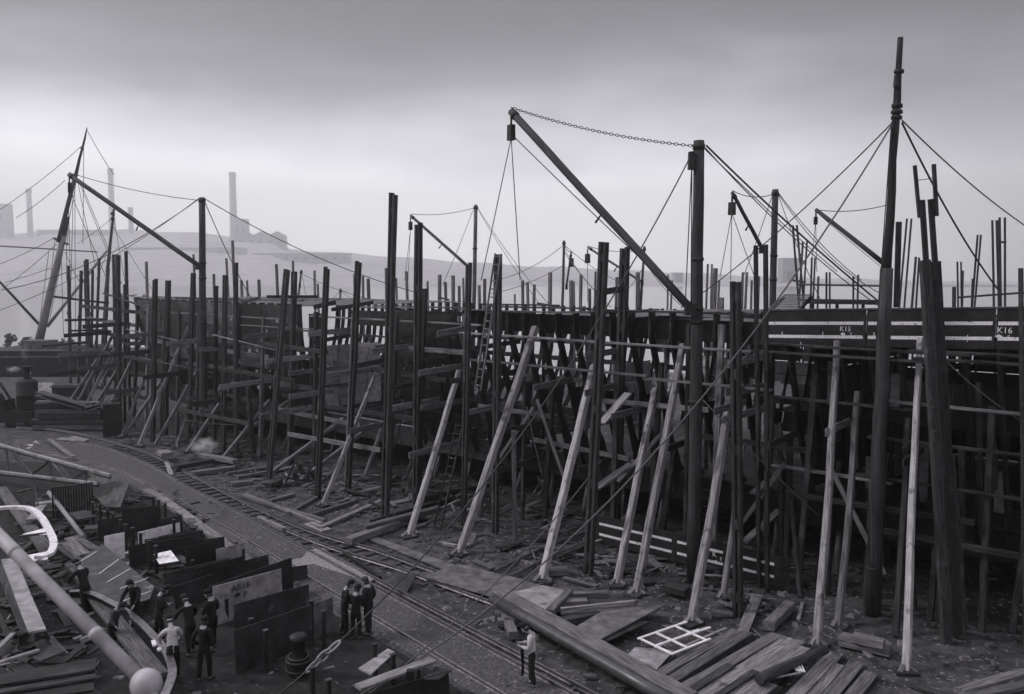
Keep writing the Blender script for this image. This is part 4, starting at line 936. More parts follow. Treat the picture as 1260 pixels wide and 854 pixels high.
# ------------------------------------------------------------------ staging poles on the far side, rising above the deck
MARKS = [(0, 'the left edge'), (248, 'the left derrick mast'), (353, 'the upright that leans right'), (402, 'the upright over the slim shore'), (441, 'the upright wedged at its foot'), (484, 'the tallest double upright'), (515, 'the tall squared upright'), (577, 'the slim upright by the ladder'), (613, 'the ladder-topped upright'), (694, 'the tiny far derrick'), (743, 'the left jib-side upright'), (769, 'the right jib-side upright'),
         (860, 'the great derrick mast'), (905, 'the black topped upright'), (953, 'the far short-jib derrick'), (1108, 'the tall pole mast'), (1140, 'the forked standard')]
def right_of(pxs):
    out, cnt = {}, {}
    for i in sorted(range(len(pxs)), key=lambda i: pxs[i]):
        m_ = [n for x, n in MARKS if x <= pxs[i]][-1]; cnt[m_] = cnt.get(m_, 0) + 1; out[i] = (ORD[cnt[m_] - 1], m_)
    return out
FARP = [(180, 322, 4.2), (238, 313, 3.2), (263, 337, 3.8), (278.5, 318, 3.4), (286, 296, 4), (297, 345, 4), (304, 345, 3), (318.5, 344, 4.4), (340, 325, 4), (360.5, 321, 3.4), (387, 333, 3.4), (391, 349, 3), (436, 337, 3.4), (446.5, 340, 3.4), (453, 343, 4.6),
        (475, 330, 4), (487.5, 342, 3), (500, 334, 4), (526, 346, 3), (541, 338, 5), (548, 347, 4), (557.5, 339, 5), (565, 352, 4), (570, 342, 3), (589.5, 351, 4.4), (596.5, 343, 4.4), (633.5, 362, 2.6), (643, 345, 4), (649, 347, 4), (657.5, 350, 4),
        (677, 335, 5.4), (702.5, 345, 5), (706, 346, 3), (715, 338, 4.4), (725.5, 355, 4), (733, 334, 3), (759, 341, 3.6), (762, 341, 2.6), (785, 335, 5.6), (822, 338, 2.6), (827, 345, 2.6), (871, 325, 2.8), (876, 325, 2.8), (880.5, 330, 6), (885, 345, 3), (888, 366, 6.5),
        (914, 335, 3), (919, 335, 3.4), (925, 345, 3), (934, 340, 3)]
FARD = [(975.5, 277, 982, 362, 2.8), (980.5, 277, 988, 362, 2.8), (988, 297, 984, 362, 2.6), (993, 297, 989, 362, 2.4), (999, 317, 997, 380, 2.6), (1003, 317, 1000, 380, 2.4), (1007, 340, 1006, 380, 2.6), (1017, 335, 1017, 380, 2.6), (1021, 335, 1021, 380, 2.4), (1050, 340, 1050, 380, 2.6), (1056, 338, 1055, 380, 2.6),
        (1116, 269, 1107, 372, 2.6), (1121.5, 269, 1113, 374, 2.6), (1127, 316, 1122, 376, 3.2), (1131, 317, 1127, 376, 2.6), (1178, 322, 1179, 378, 2.4), (1182.5, 322, 1183, 378, 2.2), (1185, 333, 1184, 378, 2.4), (1203, 289, 1196, 380, 2.8), (1207, 289, 1199, 380, 2.6), (1174, 353, 1174, 380, 5), (1197, 343, 1196, 378, 3),
        (1221, 271, 1223, 382, 3), (1227, 271, 1230, 382, 4.6), (1230, 267.5, 1231.5, 382, 3), (1236.5, 267.5, 1236.5, 382, 3)]
def far_pole(px, py, wpx, n, bx=None, by=None, mat='wood_mid', label='grey staging pole top showing above the deck on the far side of the hull', group='staging pole tops along the far side of the deck'):
    p = SH(px, py, n); base = Vector((p.x, p.y, .0))
    if bx is not None:
        q = AT(bx, by, p.y); d = (q - p).normalized(); base = p + d * (p.z / max(.2, -d.z))
    W = PXW(p, wpx) * .8
    tag(beam('staging_pole', base, p, W, W * .8, mat, None, NS), label, 'staging pole', group)
PL = right_of([f[0] for f in FARP])
for i, (px, py, w_) in enumerate(FARP):
    n = 17.2 + (i % 3) * .7
    far_pole(px, py, w_, n, px + random.uniform(-1.5, 1.5) - (px - CX) * .008, py + 70, 'wood_mid', '%s grey pole top beyond the deck, counted right from %s' % PL[i])
PL = right_of([f[0] for f in FARD])
for i, (px, py, bx, by, w_) in enumerate(FARD):
    far_pole(px, py, w_, 17 + (i % 2) * .5, bx, by, 'wood_dark', '%s thin dark pole above the deck, counted right from %s' % PL[i], 'thin dark pole tops above the right half of the deck')
for a, b, w_, lb in (((540, 366), (552, 369), 4, 'short board nailed across the far poles left of the ladder top'), ((662, 373), (690, 378), 5, 'short board nailed across the far poles under the small derrick'),
                     ((976, 345), (991, 347), 3, 'small board across two thin poles right of the second far derrick'), ((1226, 298), (1238, 298), 3.4, 'small block joining the paired thin poles near the right edge'), ((982, 350), (1088, 352), 2.2, 'handrail running along the deck right of the second far derrick'), ((1180, 366), (1262, 360), 2.2, 'handrail along the far deck edge at the right')):
    p0, p1 = SH(*a, 16.6), SH(*b, 16.6); tag(beam('cross_board', p0, p1, PXW(p0, w_), .1, 'wood_dark'), lb, 'board')
# slatted stage on the deck and trestles
st = thing('slatted_stage', 'sloping slatted timber platform on the deck beside the second far derrick', 'platform', ship(-1.5, 7, 9.4))
for i in range(8):
    f = i / 7; p0 = SH(946 + f * 20, 380 - f * 17, 9); p1 = SH(986 + f * 12, 380 - f * 17, 9); beam('slat', p0, p1, .3, .06, 'wood_mid', st)
for x0 in (950, 984): beam('bearer', SH(x0, 381, 9.1), SH(x0 + 15, 365, 9.1), .12, .14, 'wood_dark', st)
sg_ = thing('deck_trestle', 'long planked trestle on the deck under the right handrail', 'trestle', SH(1040, 380, 10))
beam('plank', SH(984, 369, 10), SH(1094, 371, 10), .35, .12, 'wood_dark', sg_); beam('plank', SH(990, 372.5, 10), SH(1094, 374, 10), .3, .1, 'wood_dark', sg_)
for x in (1000, 1030, 1062, 1085): beam('leg', SH(x, 374, 10.05), SH(x, 382, 10.05), .12, .12, 'wood_dark', sg_)

# ------------------------------------------------------------------ derricks
def derrick(label, mast_top, mast_base, wt, wb, heel, head, w_heel, w_head, Ybase=None, n=None, head_dY=0, mat='spar', guys=(), block=True, falls=(), bands=(), stay='wire', jib_mid=True):
    if n is not None:
        p = SH(mast_top[0], mast_top[1], n); Yb_ = p.y; b = AT(mast_base[0], mast_base[1], Yb_); ax = (p - b).normalized(); b = p - ax * (p.z / max(.3, ax.z))
    else: b = G(*mast_base); p = AT(mast_top[0], mast_top[1], b.y); Yb_ = b.y
    t = thing('derrick', label, 'derrick', b)
    r0, r1 = PXW(b, wb) / 2, PXW(p, wt) / 2
    ax = (p - b).normalized()
    pole('mast', b - ax * .1, p, r0, r1, mat, t, 10, 8, .015)
    for f in bands:
        q = b.lerp(p, f); rr_ = r0 + (r1 - r0) * f; pole('iron_band', q - ax * .06, q + ax * .06, rr_ + .03, rr_ + .03, 'iron', t, 12, 1, 0)
    pole('mast_cap', p - ax * .3, p - ax * .12, r1 + .035, r1 + .035, 'iron', t, 12, 1, 0)
    hl = AT(heel[0], heel[1], Yb_ - r0 * .3); hd = AT(head[0], head[1], Yb_ + head_dY)
    jb = pole('jib', hl, hd, PXW(hl, w_heel) / 2, PXW(hd, w_head) / 2, mat, t, 10, 6, .01)
    jx = (hd - hl).normalized()
    rh = PXW(hd, w_head) / 2
    pole('jib_band', hd - jx * .35, hd - jx * .2, rh + .03, rh + .03, 'iron', t, 10, 1, 0)
    box('heel_shoe', hl - Vector((0, 0, .25)), r0 * 1.5, r0 * 1.5, .4, 'iron', t)
    if jib_mid:
        q = hl.lerp(hd, .45); dn = (Vector((0, 0, -1)) - jx * -jx.z).normalized(); pole('rope_guide', q, q + dn * (rh + .35), .03, .05, 'iron', t, 6, 1, 0)
    if stay == 'chain':
        pts = sag(hd + Vector((0, 0, rh)), p - ax * .2, .22, 62); bm = bmesh.new(); o0 = pts[0]
        vs2, fs2 = [], []
        for i in range(len(pts) - 1):
            m_ = pts[i].lerp(pts[i + 1], .5); dx = (pts[i + 1] - pts[i]); L_ = dx.length; dx.normalize()
            sd = (dx.cross(Vector((0, 0, 1)))).normalized(); u2 = dx.cross(sd)
            if i % 2: sd, u2 = u2, sd
            lp = [m_ + dx * math.cos(a_) * L_ * .66 + sd * math.sin(a_) * L_ * .34 for a_ in [k * math.pi / 4 for k in range(8)]] 
            k0 = len(vs2)
            for j, q in enumerate(lp):
                e = (q - m_).normalized(); rr2 = L_ * .11
                for (ca, cb) in ((1, 0), (0, 1), (-1, 0), (0, -1)): vs2.append(q + e * rr2 * ca + u2 * rr2 * cb - o0)
            for j in range(8):
                for c in range(4): fs2.append((k0 + j * 4 + c, k0 + j * 4 + (c + 1) % 4, k0 + ((j + 1) % 8) * 4 + (c + 1) % 4, k0 + ((j + 1) % 8) * 4 + c))
        link('stay_chain', pydata(vs2, fs2), 'iron', t, o0)
    else: rope('jib_stay', hd + Vector((0, 0, rh)), p - ax * .2, .022, t, .25)
    if block:
        q = hd - Vector((0, 0, rh + .05)); tube('hook_link', [q, q - Vector((0, 0, .35))], .05, 'iron', t, 6)
        bq = q - Vector((0, 0, .95)); k = max(.55, rh * 2.6)
        box('pulley_block', bq, .22 * k / .55, .34 * k / .55, .62 * k / .55, 'iron', t, qz(30))
    for (x, y, dY) in falls: rope('fall_rope', hd - Vector((0, 0, rh + .9)), AT(x, y, Yb_ + head_dY + dY), .02, t, .02)
    for (x0, y0, tgt, rad, s_) in guys:
        q0 = AT(x0, y0, Yb_); rope('guy_rope', q0, tgt, rad, t, s_, n=18)
    return t, b, p, hd
gA = [(853, 186, G(322, 872), .024, 1.9), (869, 179, SH(1090, 378, 6), .036, .15), (868, 184, SH(1030, 334, 12), .02, .1), (866, 180, SH(1092, 384, 3), .02, .35)]
DA = derrick('great derrick with thick mast and long jib hung from a chain, right of middle', (860, 173), (853, 718), 13, 17, (849, 379), (629, 137), 10.5, 9.5,
             head_dY=5.5, guys=gA, falls=((592, 345, -1), (640, 345, 0)), bands=(.42, .60, .63, .74), stay='chain')
tA, bA, pA, hA = DA
rope('runner_rope', hA - Vector((0, 0, .9)), AT(846, 372, bA.y), .022, tA, .05)
for dx in (0, 3): rope('fall_rope', pA + Vector((-.25, -.1, -.7)), AT(843 + dx * 2.4, 376, bA.y - .4), .02, tA, .01)
box('cheek_block', pA + Vector((-.27, -.1, -1.0)), .2, .3, .6, 'iron', tA)
gB = [(251, 244, SH(520, 362, 10), .028, .6), (251, 246, SH(312, 372, 4), .03, .3), (246, 244, AT(2, 357, 62), .028, .9), (246, 243, AT(-60, 400, 58), .02, 1.0)]
DB = derrick('left derrick whose long thin jib crosses the raking ship mast', (248.5, 243), (251, 549), 7.6, 9.5, (245, 327), (85, 215), 6, 5.6, head_dY=3, guys=gB, bands=(.5, .68, .74),
             falls=((83, 300, 0), (130, 340, .5)))
DC = derrick('slim grey derrick beyond the hull left of the ladder top', (585.5, 252), (583, 380), 4.6, 6, (577, 329), (505, 265), 4, 3.4, n=17.5, head_dY=1, mat='wood_mid',
             guys=[(587, 256, SH(668, 380, 10), .02, .2), (588, 256, SH(682, 382, 9), .02, .3), (583, 256, SH(545, 350, 12), .02, .1)], falls=((498, 345, 0), (502, 345, 0)), bands=(.8,))
DD = derrick('sturdy derrick beyond the deck right of the great mast, its short jib steep', (954, 233), (951, 366), 7.6, 9.2, (938, 306), (901, 237), 5, 4.6, n=13, head_dY=-2, mat='spar',
             guys=[(957, 236, SH(1060, 345, 12), .022, .3), (957, 238, SH(1010, 370, 10), .02, .2), (951, 238, SH(900, 376, 8), .02, .2), (956, 236, SH(1085, 362, 8), .02, .6)], falls=((886, 340, 0), (899, 345, 0), (930, 345, 0)), bands=(.7, .78))
DF = derrick('tiny derrick amid the far poles, its short jib nearly upright against the mast', (694, 296), (692, 380), 3.2, 4.2, (697, 352), (703, 310), 2.6, 2.2, n=19, head_dY=0, mat='wood_mid', block=True, jib_mid=False,
             guys=[(693, 302, SH(618, 343, 15), .02, .3), (692, 327, SH(600, 362, 14), .02, .3), (695, 302, SH(760, 346, 18), .02, .2), (695, 308, SH(735, 360, 14), .02, .2), (694, 310, SH(752, 378, 10), .02, .2)])
DG = derrick('faint derrick behind the great jib with its own thin jib to the left', (793, 303), (788, 380), 3, 4.6, (790, 347), (723, 304), 3, 2.6, n=19, head_dY=1, mat='wood_mid', jib_mid=True,
             guys=[(792, 320, SH(840, 378, 12), .018, .2), (792, 310, SH(838, 370, 14), .018, .1), (791, 330, SH(760, 372, 14), .018, .1)], falls=((723, 372, 0),))
DH = derrick('small dark derrick post above the plated far end, with slack wires', (371, 332), (366, 376), 2.6, 3, (369, 350), (364, 375), 2, 1.8, n=12, head_dY=0, mat='wood_mid', block=False, jib_mid=False,
             guys=[(373, 338, SH(520, 378, 12), .02, .5), (372, 340, SH(378, 370, 11), .018, .1)])
DI = derrick('stubby derrick post with slack wires amid the poles left of the tallest upright', (419, 355), (418, 385), 2.6, 2.8, (418, 370), (414, 384), 2, 1.6, n=14, head_dY=0, mat='wood_mid', block=False, jib_mid=False,
             guys=[(420, 359, SH(455, 378, 12), .018, .1), (418, 358, SH(400, 375, 12), .018, .1), (420, 357, SH(512, 372, 14), .018, .4)])

# tall pole mast with guys
b = G(1074, 756); p = AT(1108, 46, b.y)
tm = thing('pole_mast', 'tallest rough pole mast, leaning right, with rope guys from an iron collar', 'mast', b)
q1 = AT(1091, 330, b.y); ax = (p - b).normalized()
pole('lower_mast', b, q1, PXW(b, 19) / 2, PXW(q1, 15.5) / 2, 'spar', tm, 10, 6, .02)
pole('upper_mast', AT(1090, 345, b.y - .02), p, PXW(q1, 12.5) / 2, PXW(p, 7.2) / 2, 'wood_dark', tm, 8, 8, .03)
q = AT(1103, 147, b.y)
for dz in (0, .18, .36): pole('collar', q + ax * dz, q + ax * (dz + .11), .165 + .015 * (dz == .18), .165, 'iron', tm, 10, 1, 0)
q2 = AT(1106, 90, b.y); pole('collar', q2, q2 + ax * .1, .15, .15, 'iron', tm, 10, 1, 0); beam('splice_block', AT(1102, 107, b.y - .1), AT(1103.5, 92, b.y - .1), .12, .14, 'wood_dark', tm)
beam('fish_plank', AT(1103, 378, b.y + .15), AT(1106, 273, b.y + .15), PXW(b, 6), .12, 'wood_dark', tm)
for tgt, rad, s_, x0, y0 in ((SH(838, 379, 5), .022, .35, 1100, 149), (G(420, 868), .026, 2.3, 1099, 151), (AT(1290, 296, 36), .024, .25, 1110, 148), (AT(1228, 356, 34), .034, .3, 1110, 151)):
    tube('guy_rope', sag(AT(x0, y0, b.y), tgt, s_, 18), rad, 'rope' if rad == .026 else 'wire', tm, 5)
rope('hauling_line', AT(1101, 97, b.y), AT(1087, 330, b.y - .4), .015, tm, .02); rope('hauling_line', AT(1097, 150, b.y), AT(1078, 420, b.y - .5), .018, tm, .02)
rope('hanging_line', AT(1071, 590, b.y - .3), AT(1073, 700, b.y - .3), .02, tm, 0, 'rope')
tube('loose_hitch', [AT(1066, 697, b.y - .32), AT(1073, 701, b.y - .34), AT(1079, 699, b.y - .32)], .025, 'rope', tm, 5)
hj, hh = AT(1086, 323, b.y + .1), AT(1004, 258, b.y + 2)
pole('jib', hj, hh, .085, .07, 'spar', tm, 8, 4, .01); rope('jib_stay', hh, AT(1093, 252, b.y), .014, tm, .12); tube('hook_link', [hh, hh - Vector((0, 0, .25))], .03, 'iron', tm, 5)
box('pulley_block', hh - Vector((0, 0, .5)), .1, .14, .26, 'iron', tm)
for x, y in ((998, 330), (1005, 335)): rope('fall_rope', hh - Vector((0, 0, .4)), AT(x, y, b.y + 2), .01, tm, 0)
rope('runner_rope', AT(1008, 264, b.y + 2), AT(1086, 330, b.y), .01, tm, .02)
# second part of the doubled guy and its shackle; long links in the first guy
tube('guy_tail', sag(AT(740, 567, 33), G(436, 868), .55, 12), .022, 'rope', tm, 5)
pa = sag(AT(853, 186, bA.y), G(322, 872), 1.9, 18)
ci = min(range(19), key=lambda i: abs((CX + FPX * pa[i].x / (pa[i] - C0).dot(FWD)) - 398))
dirg = (pa[ci] - pa[ci - 1]).normalized() if ci else Vector((1, 0, 0))
for k in range(3):
    c_ = pa[ci] + dirg * (.34 * k - .3); sd = dirg.cross(Vector((0, 0, 1))).normalized(); u2 = dirg.cross(sd)
    if k == 1: sd = u2
    lp = [c_ + dirg * math.cos(a_) * .24 + sd * math.sin(a_) * .11 for a_ in [j * math.pi / 6 for j in range(13)]]
    tube('shackle_link', lp, .035, 'wire_pale', tA, 6)

# ------------------------------------------------------------------ sailing ship lying beyond the left end
YS = 108
def smast(n, pts, ws, t, mat='spar_pale', dY=0):
    P_ = [AT(x, y, YS + dY) for x, y in pts]
    for i in range(len(P_) - 1): pole(n if i == 0 else ('topmast' if i == len(P_) - 2 else n), P_[i], P_[i + 1], PXW(P_[i], ws[i]) / 2, PXW(P_[i + 1], ws[i + 1]) / 2, mat, t, 8, 4, .02)
b = Vector((AT(48, 425, YS).x, YS, -.4))
sm = thing('ship_mast', 'pale raking mast with topmast and rigging of a ship beyond the left end', 'mast', b)
tag(sm, group='masts of the ship lying beyond the left end')
smast('lower_mast', ((46, 428), (78, 290)), (11, 7), sm); smast('topmast', ((72, 298), (93, 215)), (6, 5), sm, 'spar', -.2); smast('topgallant', ((92, 219), (104, 172), (107, 157)), (4.2, 2.6, 1.2), sm, 'spar', -.2)
smast('doubling', ((77, 300), (84, 267)), (6, 4), sm, 'spar', .2)
beam('crosstree', AT(66, 293, YS), AT(84, 301, YS), .3, .2, 'spar', sm); beam('crosstree', AT(99, 182, YS), AT(103, 184, YS), .2, .15, 'spar', sm)
pole('boom', AT(-2, 345, YS - 4), AT(48, 399, YS), .14, .18, 'spar', sm, 8, 3); pole('boom', AT(58, 402, YS), AT(131, 309, YS + 4), .2, .14, 'spar_pale', sm, 8, 3)
pole('topping_yard', AT(-10, 302, YS), AT(120, 310, YS + 1), .10, .08, 'spar_pale', sm, 6, 3)
for (x0, y0, x1, y1) in ((104, 170, 60, 400), (100, 180, 0, 258), (80, 222, 20, 268), (68, 292, 0, 325), (68, 293, 55, 400), (75, 300, 78, 410), (84, 230, 88, 410), (96, 225, 118, 330), (98, 222, 135, 310), (107, 160, 140, 215), (90, 240, 86, 400), (92, 230, 93, 415), (70, 300, 3, 355), (80, 310, 100, 350), (82, 300, 82, 345), (60, 310, 45, 420), (98, 226, 150, 350), (62, 330, 5, 348), (103, 175, 102, 300)):
    rope('rigging_line', AT(x0, y0, YS), AT(x1, y1, YS + random.uniform(-1, 1)), .035, sm, random.uniform(0, .3), 'wire', 6)
b2 = Vector((AT(126, 440, YS + 6).x, YS + 6, -.4))
sm2 = thing('ship_mast', 'second slender ship mast, nearly plumb, in front of a far chimney', 'mast', b2, 'masts of the ship lying beyond the left end')
smast('lower_mast', ((126, 440), (133, 330)), (6.2, 4.6), sm2, 'spar', 6); smast('topmast', ((132, 335), (140, 257)), (4.4, 2.8), sm2, 'spar', 6)
for y in (265, 271): pole('band', AT(138.5, y, YS + 6), AT(138.9, y - 4, YS + 6), .26, .22, 'iron', sm2, 8, 1, 0)
for (x0, y0, x1, y1) in ((139, 262, 160, 380), (139, 262, 128, 360), (137, 275, 190, 360), (138, 268, 95, 300), (135, 300, 118, 345)): rope('rigging_line', AT(x0, y0, YS + 6), AT(x1, y1, YS + 6), .03, sm2, .15, 'wire', 6)
sh = thing('sailing_ship', 'dark hull of the ship carrying the raking mast, mostly hidden by staging', 'ship', (b.x, 110, -1.6))
x0_, x1_ = AT(30, 430, 110).x, AT(330, 430, 110).x; vs_ = []
for z, g_ in ((-1.6, 1.2), (.6, .5), (1.9, .2)): vs_ += [(x0_ + 1 + g_, 110 - 3.5 + g_, z), (x1_ - 4, 110 - 3.5 + g_, z), (x1_ + 1 - g_, 110, z + .5), (x1_ - 4, 113.5 - g_, z), (x0_ + 1 + g_, 113.5 - g_, z)]
link('hull', pydata([Vector(v) - Vector(sh.location) for v in vs_], [(j * 5 + k, j * 5 + (k + 1) % 5, (j + 1) * 5 + (k + 1) % 5, (j + 1) * 5 + k) for j in range(2) for k in range(5)] + [(10, 11, 12, 13, 14)]), 'iron_dull', sh, sh.location)
beam('bulwark_rail', (x0_ + 1.2, 106.8, 1.98), (x1_ - 4, 106.8, 1.98), .2, .14, 'wood_mid', sh)

# ------------------------------------------------------------------ loose timber, plates and gear on the yard
def board(name, a, b, wm, dm, mat, label, cat, z=None, z1=None, group=None, flat=True):
    """board lying on the ground (or at height z) from bearing a to bearing b"""
    z = dm / 2 if z is None else z; z1 = z if z1 is None else z1
    p0, p1 = G(a[0], a[1], z), G(b[0], b[1], z1)
    return tag(beam(name, p0, p1, wm, dm, mat), label, cat, group)
def flat_plate(name, pts, th, mat, label, cat='plate', z=None, zs=None, group=None):
    z = th + .02 if z is None else z
    P_ = [G(x, y, zs[i] if zs else z) for i, (x, y) in enumerate(pts)]
    if (P_[1] - P_[0]).cross(P_[2] - P_[0]).z < 0: P_.reverse()
    return tag(prism(name, P_, th, mat), label, cat, group)
flat_plate('iron_plate', [(518, 709), (565, 694), (640, 712), (702, 731), (697, 754), (640, 744)], .03, 'margin', 'large grey iron plate lying across the siding', z=.24)
flat_plate('iron_plate', [(455, 664), (462, 660), (582, 703), (570, 710)], .05, 'margin', 'long narrow grey plate pointing at the large plate on the siding', z=.08)
flat_plate('iron_plate', [(472, 718), (488, 702), (512, 708), (500, 730)], .03, 'iron_dull', 'dark plate leaning over the rail behind the three men', zs=[.05, .35, .35, .05])
flat_plate('iron_plate', [(632, 728), (668, 720), (699, 727), (672, 754)], .02, 'plate_pale', 'shiny pale plate catching the light on top of the timber in the middle', z=.45)
flat_plate('iron_plate', [(700, 776), (764, 738), (818, 744), (732, 790)], .05, 'margin', 'broad plate topping the stack right of the long pipe', z=.42)
flat_plate('iron_plate', [(716, 786), (768, 760), (800, 765), (730, 796)], .05, 'iron_dull', 'second plate of the stack right of the long pipe', z=.34)
flat_plate('iron_plate', [(762, 814), (782, 796), (830, 800), (800, 832)], .03, 'plate_pale', 'crumpled light plate below the white lattice', zs=[.2, .3, .2, .3])
flat_plate('iron_plate', [(790, 822), (816, 806), (832, 806), (800, 830)], .05, 'plate', 'dull plate under the crumpled light one', z=.14)
flat_plate('iron_plate', [(665, 775), (700, 800), (720, 797), (690, 770)], .05, 'plate', 'dark plate stack below the long pipe', z=.12)
# the long square baulk with a pipe beside it
board('long_baulk', (614, 730), (850, 862), .55, .3, 'wood_mid', 'very long broad dark baulk running to the bottom edge beside the pipe', 'baulk', .55)
tag(pole('long_pipe', G(606, 737, .5), G(842, 872, .5), .17, .17, 'pipe', None, 14, 4, 0), 'long shiny iron pipe lying along the broad baulk', 'pipe')
bpy.context.scene.objects['long_pipe'].data.materials.clear(); bpy.context.scene.objects['long_pipe'].data.materials.append(M['pipe_dark'])
for a, b, wm, lb in (((609, 757), (640, 757), .35, 'short squared block under the upper end of the long pipe'), ((612, 766), (642, 765), .3, 'lower squared block under the upper end of the long pipe'), ((622, 758), (632, 782), .3, 'short board leaning on the blocks under the pipe')):
    board('support_block', a, b, wm, .25, 'wood_mid', lb, 'block', .18)
for i, (a, b, wm, z, mt) in enumerate((((690, 733), (748, 731), .32, .3, 'wood_mid'), ((684, 742), (722, 741), .3, .42, 'wood_mid'), ((690, 752), (785, 742), .12, .5, 'wood_light'), ((676, 754), (700, 729), .28, .56, 'wood_mid'), ((686, 766), (732, 757), .35, .28, 'wood_dark'), ((715, 745), (770, 741), .3, .3, 'wood_dark'), ((700, 760), (750, 752), .25, .2, 'wood_mid'), ((650, 752), (690, 776), .3, .3, 'wood_dark'))):
    board('timber_baulk', a, b, wm, .22, mt, ('pale squared timber end, nearest the shiny plate', 'short timber below the shiny plate', 'thin pale batten across the timber heap', 'edge board bounding the shiny plate', 'dark timber low in the heap right of the pipe', 'dark timber far right in the heap', 'middle timber in the heap right of the pipe', 'dark timber tucked under the shiny plate')[i], 'timber', z)
# fan of planks at the bottom right
FAN = [((800, 836), (906, 776), .34, .30, 'wood_mid'), ((812, 846), (920, 778), .34, .32, 'wood_mid'), ((826, 856), (956, 781), .40, .34, 'wood_mid'), ((850, 866), (972, 786), .42, .36, 'wood_light'), ((868, 872), (985, 789), .30, .38, 'wood_mid'), ((884, 878), (990, 797), .34, .40, 'wood_light'),
       ((905, 878), (950, 842), .30, .40, 'wood_mid'), ((955, 878), (1029, 804), .40, .22, 'wood_light'), ((980, 878), (1032, 818), .34, .18, 'wood_mid'), ((1000, 880), (1054, 816), .40, .16, 'wood_mid'), ((1026, 884), (1072, 828), .38, .14, 'wood_mid'), ((830, 862), (900, 818), .25, .44, 'wood_dark'), ((874, 862), (930, 826), .2, .46, 'wood_dark'), ((912, 782), (932, 732), .36, .12, 'wood_mid')]
for i, (a, b, wm, z, mt) in enumerate(FAN):
    board('plank', a, b, wm, .06, mt, ['first plank of the fan, nearest the white lattice', 'second plank of the fan from the white lattice', 'wide plank with its end under the lone sloping one', 'pale broad plank in the middle of the fan', 'narrow plank right of the pale broad one', 'pale plank whose end lies under the dark log', 'short plank at the bottom edge left of the log', 'pale plank right of the dark log', 'narrow plank right of the log, second', 'plank third right of the log', 'rightmost plank of the fan', 'thin dark plank on top of the fan at left', 'thin dark plank on top of the fan at the bottom edge', 'lone plank lying apart, pointing from the fan to the black topped upright'][i], 'plank', z, group=None)
    for k in range(3 if i < 11 else 0):
        if k: prism('plank', [Vector(q) + Vector((0, 0, 0)) for q in ()] or [G(a[0] + k * 5 - 4, a[1] + 1, z - .065 * k), G(b[0] + k * 5 - 6, b[1] + 1, z - .065 * k), G(b[0] + k * 5 + 3, b[1] + 3, z - .065 * k), G(a[0] + k * 5 + 6, a[1] + 3, z - .065 * k)][::-1], .05, 'wood_dark', None) and tag(bpy.context.scene.objects[-1] if False else col.objects[-1], '%s plank edge lying under the top planks of the bottom right fan' % SO[i * 2 + k - 1], 'plank', 'lower planks in the bottom right fan')
tag(pole('log', G(934, 836, .62), G(1016, 799, .5), .15, .13, 'wood_dark', None, 10, 4), 'dark round log with iron bands lying on the fan of planks', 'log')
fk = thing('toothed_scraper', 'small pale toothed iron scraper on the planks beside the log', 'tool', G(965, 832, .5))
beam('handle', G(952, 834, .5), G(985, 828, .5), .05, .04, 'plate_pale', fk)
for k in range(4): beam('tooth', G(974 + k * 4, 817 + k * .4, .5), G(981 + k * 3, 826 + k * .3, .5), .045, .03, 'plate_white', fk)
# white lattice frame
lf = thing('white_lattice', 'white painted lattice frame lying tilted on the plates', 'frame', G(830, 785, .35))
def seg(n, a, b, wpx, par, mat, z0=.4, z1=.4, d=.04): p0, p1 = G(*a, z0), G(*b, z1); return beam(n, p0, p1, PXW(p0, wpx), d, mat, par)
for n, a, b in (('side_rail', (785, 786), (845, 765)), ('side_rail', (826, 805), (874, 786)), ('side_rail', (806, 796), (860, 775)), ('crossbar', (786, 785), (828, 805)), ('crossbar', (808, 779), (846, 797)), ('crossbar', (830, 770), (870, 788)), ('diagonal', (808, 794), (874, 772))):
    seg(n, a, b, 3.4, lf, 'plate_white', .40 + .05 * random.random(), .42 + .05 * random.random())
for a, b, lb in (((838, 797), (893, 773), 'thin pale batten beside the lattice'), ((846, 778), (872, 772), 'white broken slat lying across the end of the lattice')): board('batten', a, b, .1, .04, 'wood_light', lb, 'batten', .35)
